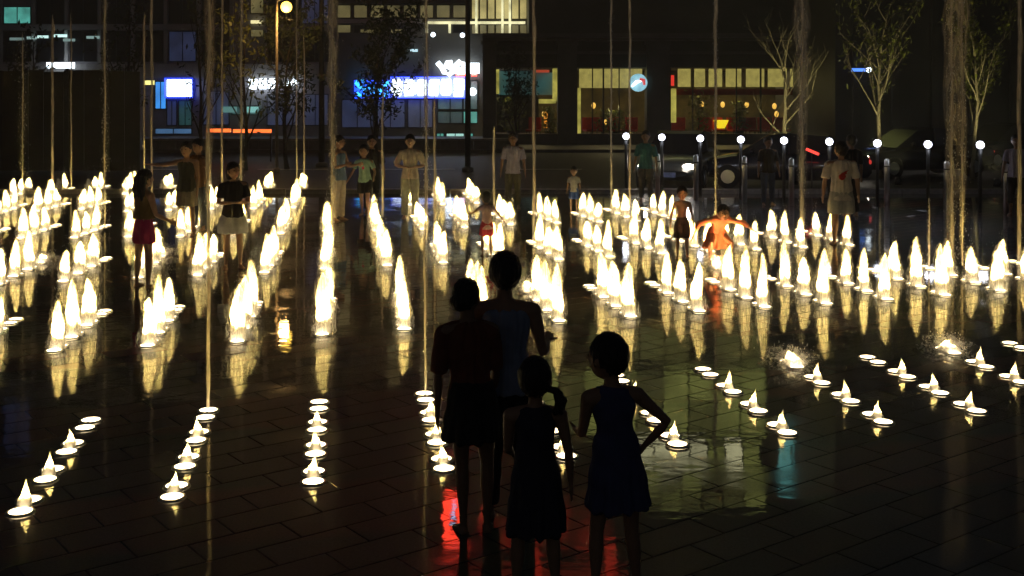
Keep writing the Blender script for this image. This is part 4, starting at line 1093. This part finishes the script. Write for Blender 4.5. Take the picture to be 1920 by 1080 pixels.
# four in front, seen from behind
person('person in a dark maroon top and short black skirt, back turned, beside the taller one', 884, 997, 1.52, 12, 'brown', hyaw=-35, torso=(-.05, .03, 1), wear=[('shirt', maroon, -.08, .95), ('skirt', black, .16, .125)], hair='bun', hsc=.86,
       la=((-.12, .02, -1), (-.0, .12, -1)), ra=((.12, .15, -1), (.02, .6, -1)), ll=((.04, .02, -1), (.02, -.02, -1)), rl=((.06, .0, -1), (.0, -.02, -1)), voxel=.009, build=.90, group='four people watching from the front')
person('tallest front person in a grey blue sleeveless top, hair up, one elbow bent', 952, 968, 1.62, -4, 'tan', hyaw=12, torso=(-.04, .0, 1), wear=[('tank', greyblue, -.05), ('trousers', black, 1.9, .058)], hair='short',
       la=((-.25, .03, -1), (-.02, .2, -1)), ra=((.26, -.04, -1), (.05, 1, .15)), voxel=.009, build=.98, group='four people watching from the front')
person('small girl with a side ponytail in a dark dress, back turned', 1004, 1128, 1.25, 2, 'tan', child=True, hyaw=-10, wear=[('dress', cloth('dark_navy', (.035, .035, .06)), -.02, .235, .130)], hair='ponytail',
       la=((-.06, .30, -1), (.15, .9, -.4)), ra=((.22, .02, -1), (.08, .14, -1)), ll=((-.10, 0, -1), (-.04, -.02, -1)), rl=((.10, 0, -1), (.06, -.02, -1)), voxel=.008, build=1.04, group='four people watching from the front')
person('child in a navy tunic with one hand on the hip, looking left', 1157, 1122, 1.36, 14, 'tan', child=True, hyaw=38, torso=(-.05, .04, 1), head=(-.14, .12, 1), wear=[('dress', navy, -.02, .175, .125)], hair='short',
       la=((-.06, .35, -1), (.15, 1, -.2)), ra=((.72, -.12, -.66), (-.55, .30, -.70)), ll=((-.14, .02, -1), (-.03, -.02, -1)), rl=((.04, .0, -1), (.10, -.03, -1)), voxel=.008, build=1.0, group='four people watching from the front')
# in and behind the fountains
person('girl with long black hair and bright pink shorts standing between the jets', 270, 538, 1.54, -42, 'tan', wear=[('shorts', pink, .55, .066), ('tank', cloth('tan_top', (.20, .13, .05)), .06)], hair='long',
       la=((-.12, .05, -1), (0, .35, -1)), ra=((.10, .25, -1), (.05, .9, -.45)), ll=((-.12, -.05, -1), (-.02, -.05, -1)), rl=((.10, .02, -1), (.02, -.05, -1)), voxel=.011)
person('man in a dark olive vest and pale shorts with one arm stretched out', 350, 441, 1.64, 170, 'tan', wear=[('tank', olive, -.05), ('shorts', khaki, .8, .066)], la=((-.2, .1, -1), (-.1, .4, -1)), ra=((1, .1, -.18), (1, .15, .05)))
person('person with orange lit shoulder standing just behind the man in the olive vest', 372, 431, 1.66, 150, 'tan', wear=[('shirt', cloth('orange_lit', (.22, .10, .04)), -.05, .5), ('trousers', darkblue, 1.9)])  # orange light on the shoulder is put into the shirt colour
person('person in a black top and wide white shorts with folded arms', 437, 503, 1.53, 205, 'brown', wear=[('shirt', black, -.04, .7), ('shorts', cloth('white_shorts', (.5, .5, .5)), .72, .090)], hair='bob', hyaw=15,
       la=((-.20, .15, -1), (.9, .55, .05)), ra=((.20, .15, -1), (-.9, .55, .05)), voxel=.011)
person('woman in a blue tank top and pale trousers turned to the right', 635, 413, 1.66, -115, 'tan', wear=[('tank', cloth('steelblue', (.16, .25, .36)), -.05), ('trousers', cream, 1.95, .060)], hair='bun', la=((-.2, .3, -1), (.1, 1, .2)), ra=((.2, .3, -1), (-.1, 1, .3)))
person('boy in a mint shirt with a pink print and black shorts, stepping forward', 684, 405, 1.46, 172, 'tan', child=True, torso=(.03, .06, 1), wear=[('shirt', mint, -.04, .7), ('shorts', black, .75, .064)], la=((-.45, .2, -1), (-.1, .8, -.5)), ra=((.45, -.1, -1), (.3, .5, -.7)),
       ll=((-.05, .32, -1), (-.02, -.1, -1)), rl=((.05, -.15, -1), (.03, -.35, -1)), mark=(pinkprint, 1, [(-.02, .02), (.012, .035), (.028, .018), (.018, -.012), (-.012, -.008)]))
person('dim person in dark clothes half hidden behind the boy in mint', 697, 398, 1.6, 190, 'brown', wear=[('shirt', black, -.05, .9), ('trousers', black, 1.9)])
person('person in a pale cream shirt and light trousers with forearms joined in front', 769, 409, 1.66, 183, 'light', wear=[('shirt', cream, -.05, .9), ('trousers', cloth('sage', (.42, .42, .30)), 1.95, .062)], la=((-.42, .1, -1), (.95, .45, -.12)), ra=((.42, .1, -1), (-.95, .45, -.12)))
person('person in a lilac shirt and dark trousers right of the dark pole', 962, 391, 1.62, 178, 'brown', wear=[('shirt', lilac, -.06, .8), ('trousers', olive, 1.9, .060)])
person('toddler in a pale pink dress and red shorts with both arms out', 913, 480, .98, 14, 'brown', child=True, torso=(-.02, .05, 1), wear=[('shirt', palepink, -.10, .35), ('shorts', red, .75, .066)], la=((-.85, .25, -.60), (-1, .3, .05)), ra=((.72, .1, -.8), (.7, .2, -.85)),
       ll=((-.10, .1, -1), (0, -.1, -1)), rl=((.04, .0, -1), (.0, -.2, -1)), voxel=.009)
person('small child in a pale top beyond the third band of jets, by the dim kerb', 1076, 400, .95, 170, 'brown', child=True, wear=[('shirt', greypale, -.06, .7), ('shorts', cloth('blue_shorts', (.04, .1, .35)), .8, .066)], voxel=.012)
person('person in a dark teal shirt standing left of the grey car', 1211, 377, 1.60, 165, 'brown', wear=[('shirt', teal, -.06, .9), ('trousers', cloth('dim_grey', (.12, .11, .11)), 1.9)])
person('shirtless boy in dark shorts standing among the jets', 1279, 484, 1.08, 176, 'tan', child=True, wear=[('shorts', cloth('dark_brown', (.06, .035, .03)), .9, .070)], la=((-.28, .05, -1), (-.1, .2, -1)), ra=((.35, .05, -1), (.1, .2, -1)), voxel=.009)
person('crouching child in an orange pink dress lit from below with raised elbows', 1345, 494, 1.34, 182, 'tan', child=True, torso=(0, 1.0, 1), head=(0, 1.2, .7), wear=[('shirt', orange, -.10, 1.5), ('skirt', orange, .16, .17)],
       la=((-1, .25, -.25), (-.9, .3, -.7)), ra=((1, .2, -.3), (.5, .35, -.9)), ll=((-.30, 1, -.35), (0, -.45, -1)), rl=((.30, 1, -.35), (0, -.45, -1)), voxel=.009)  # orange of the light below is put into the dress colour
X, Y = G(1344, 503)
fountain_unit('bright splash at the feet of the crouching child', X, Y, .1, -1, .3, 'burst', 'third')
lamp('splash_lamp', 'SPOT', (X, Y - .1, .05), 130, (1, .45, .15), None, radius=.04, spot=110, rot=(math.pi - .5, 0, 0))
person('man seen from behind in a white shirt with a red print and pale shorts', 1577, 458, 1.70, 4, 'tan', hyaw=10, wear=[('shirt', white, -.09, .85), ('shorts', greypale, .85, .070)], la=((-.26, 0, -1), (-.08, .1, -1)), ra=((.26, 0, -1), (.12, .1, -1)), build=1.12, voxel=.010,
       mark=(redprint, -1, [(-.040, -.030), (-.045, .0), (-.02, .028), (.035, .052), (.048, .058), (.022, .034), (.034, .022), (.012, .018), (.018, -.008), (.0, -.036), (-.022, -.042)]))
person('dark person behind the shoulder of the man in the white shirt', 1597, 405, 1.64, 20, 'brown', wear=[('shirt', black, -.05, .9), ('trousers', black, 1.9)])
person('person in jeans standing in front of the dark car', 1440, 384, 1.5, 190, 'brown', wear=[('shirt', black, -.05, .9), ('trousers', cloth('jeans', (.10, .14, .22)), 1.95)])
person('dim person in a lilac top at the right edge beside the last bollard', 1906, 404, 1.64, 150, 'brown', wear=[('shirt', lilac, -.05, .7), ('trousers', black, 1.5)])
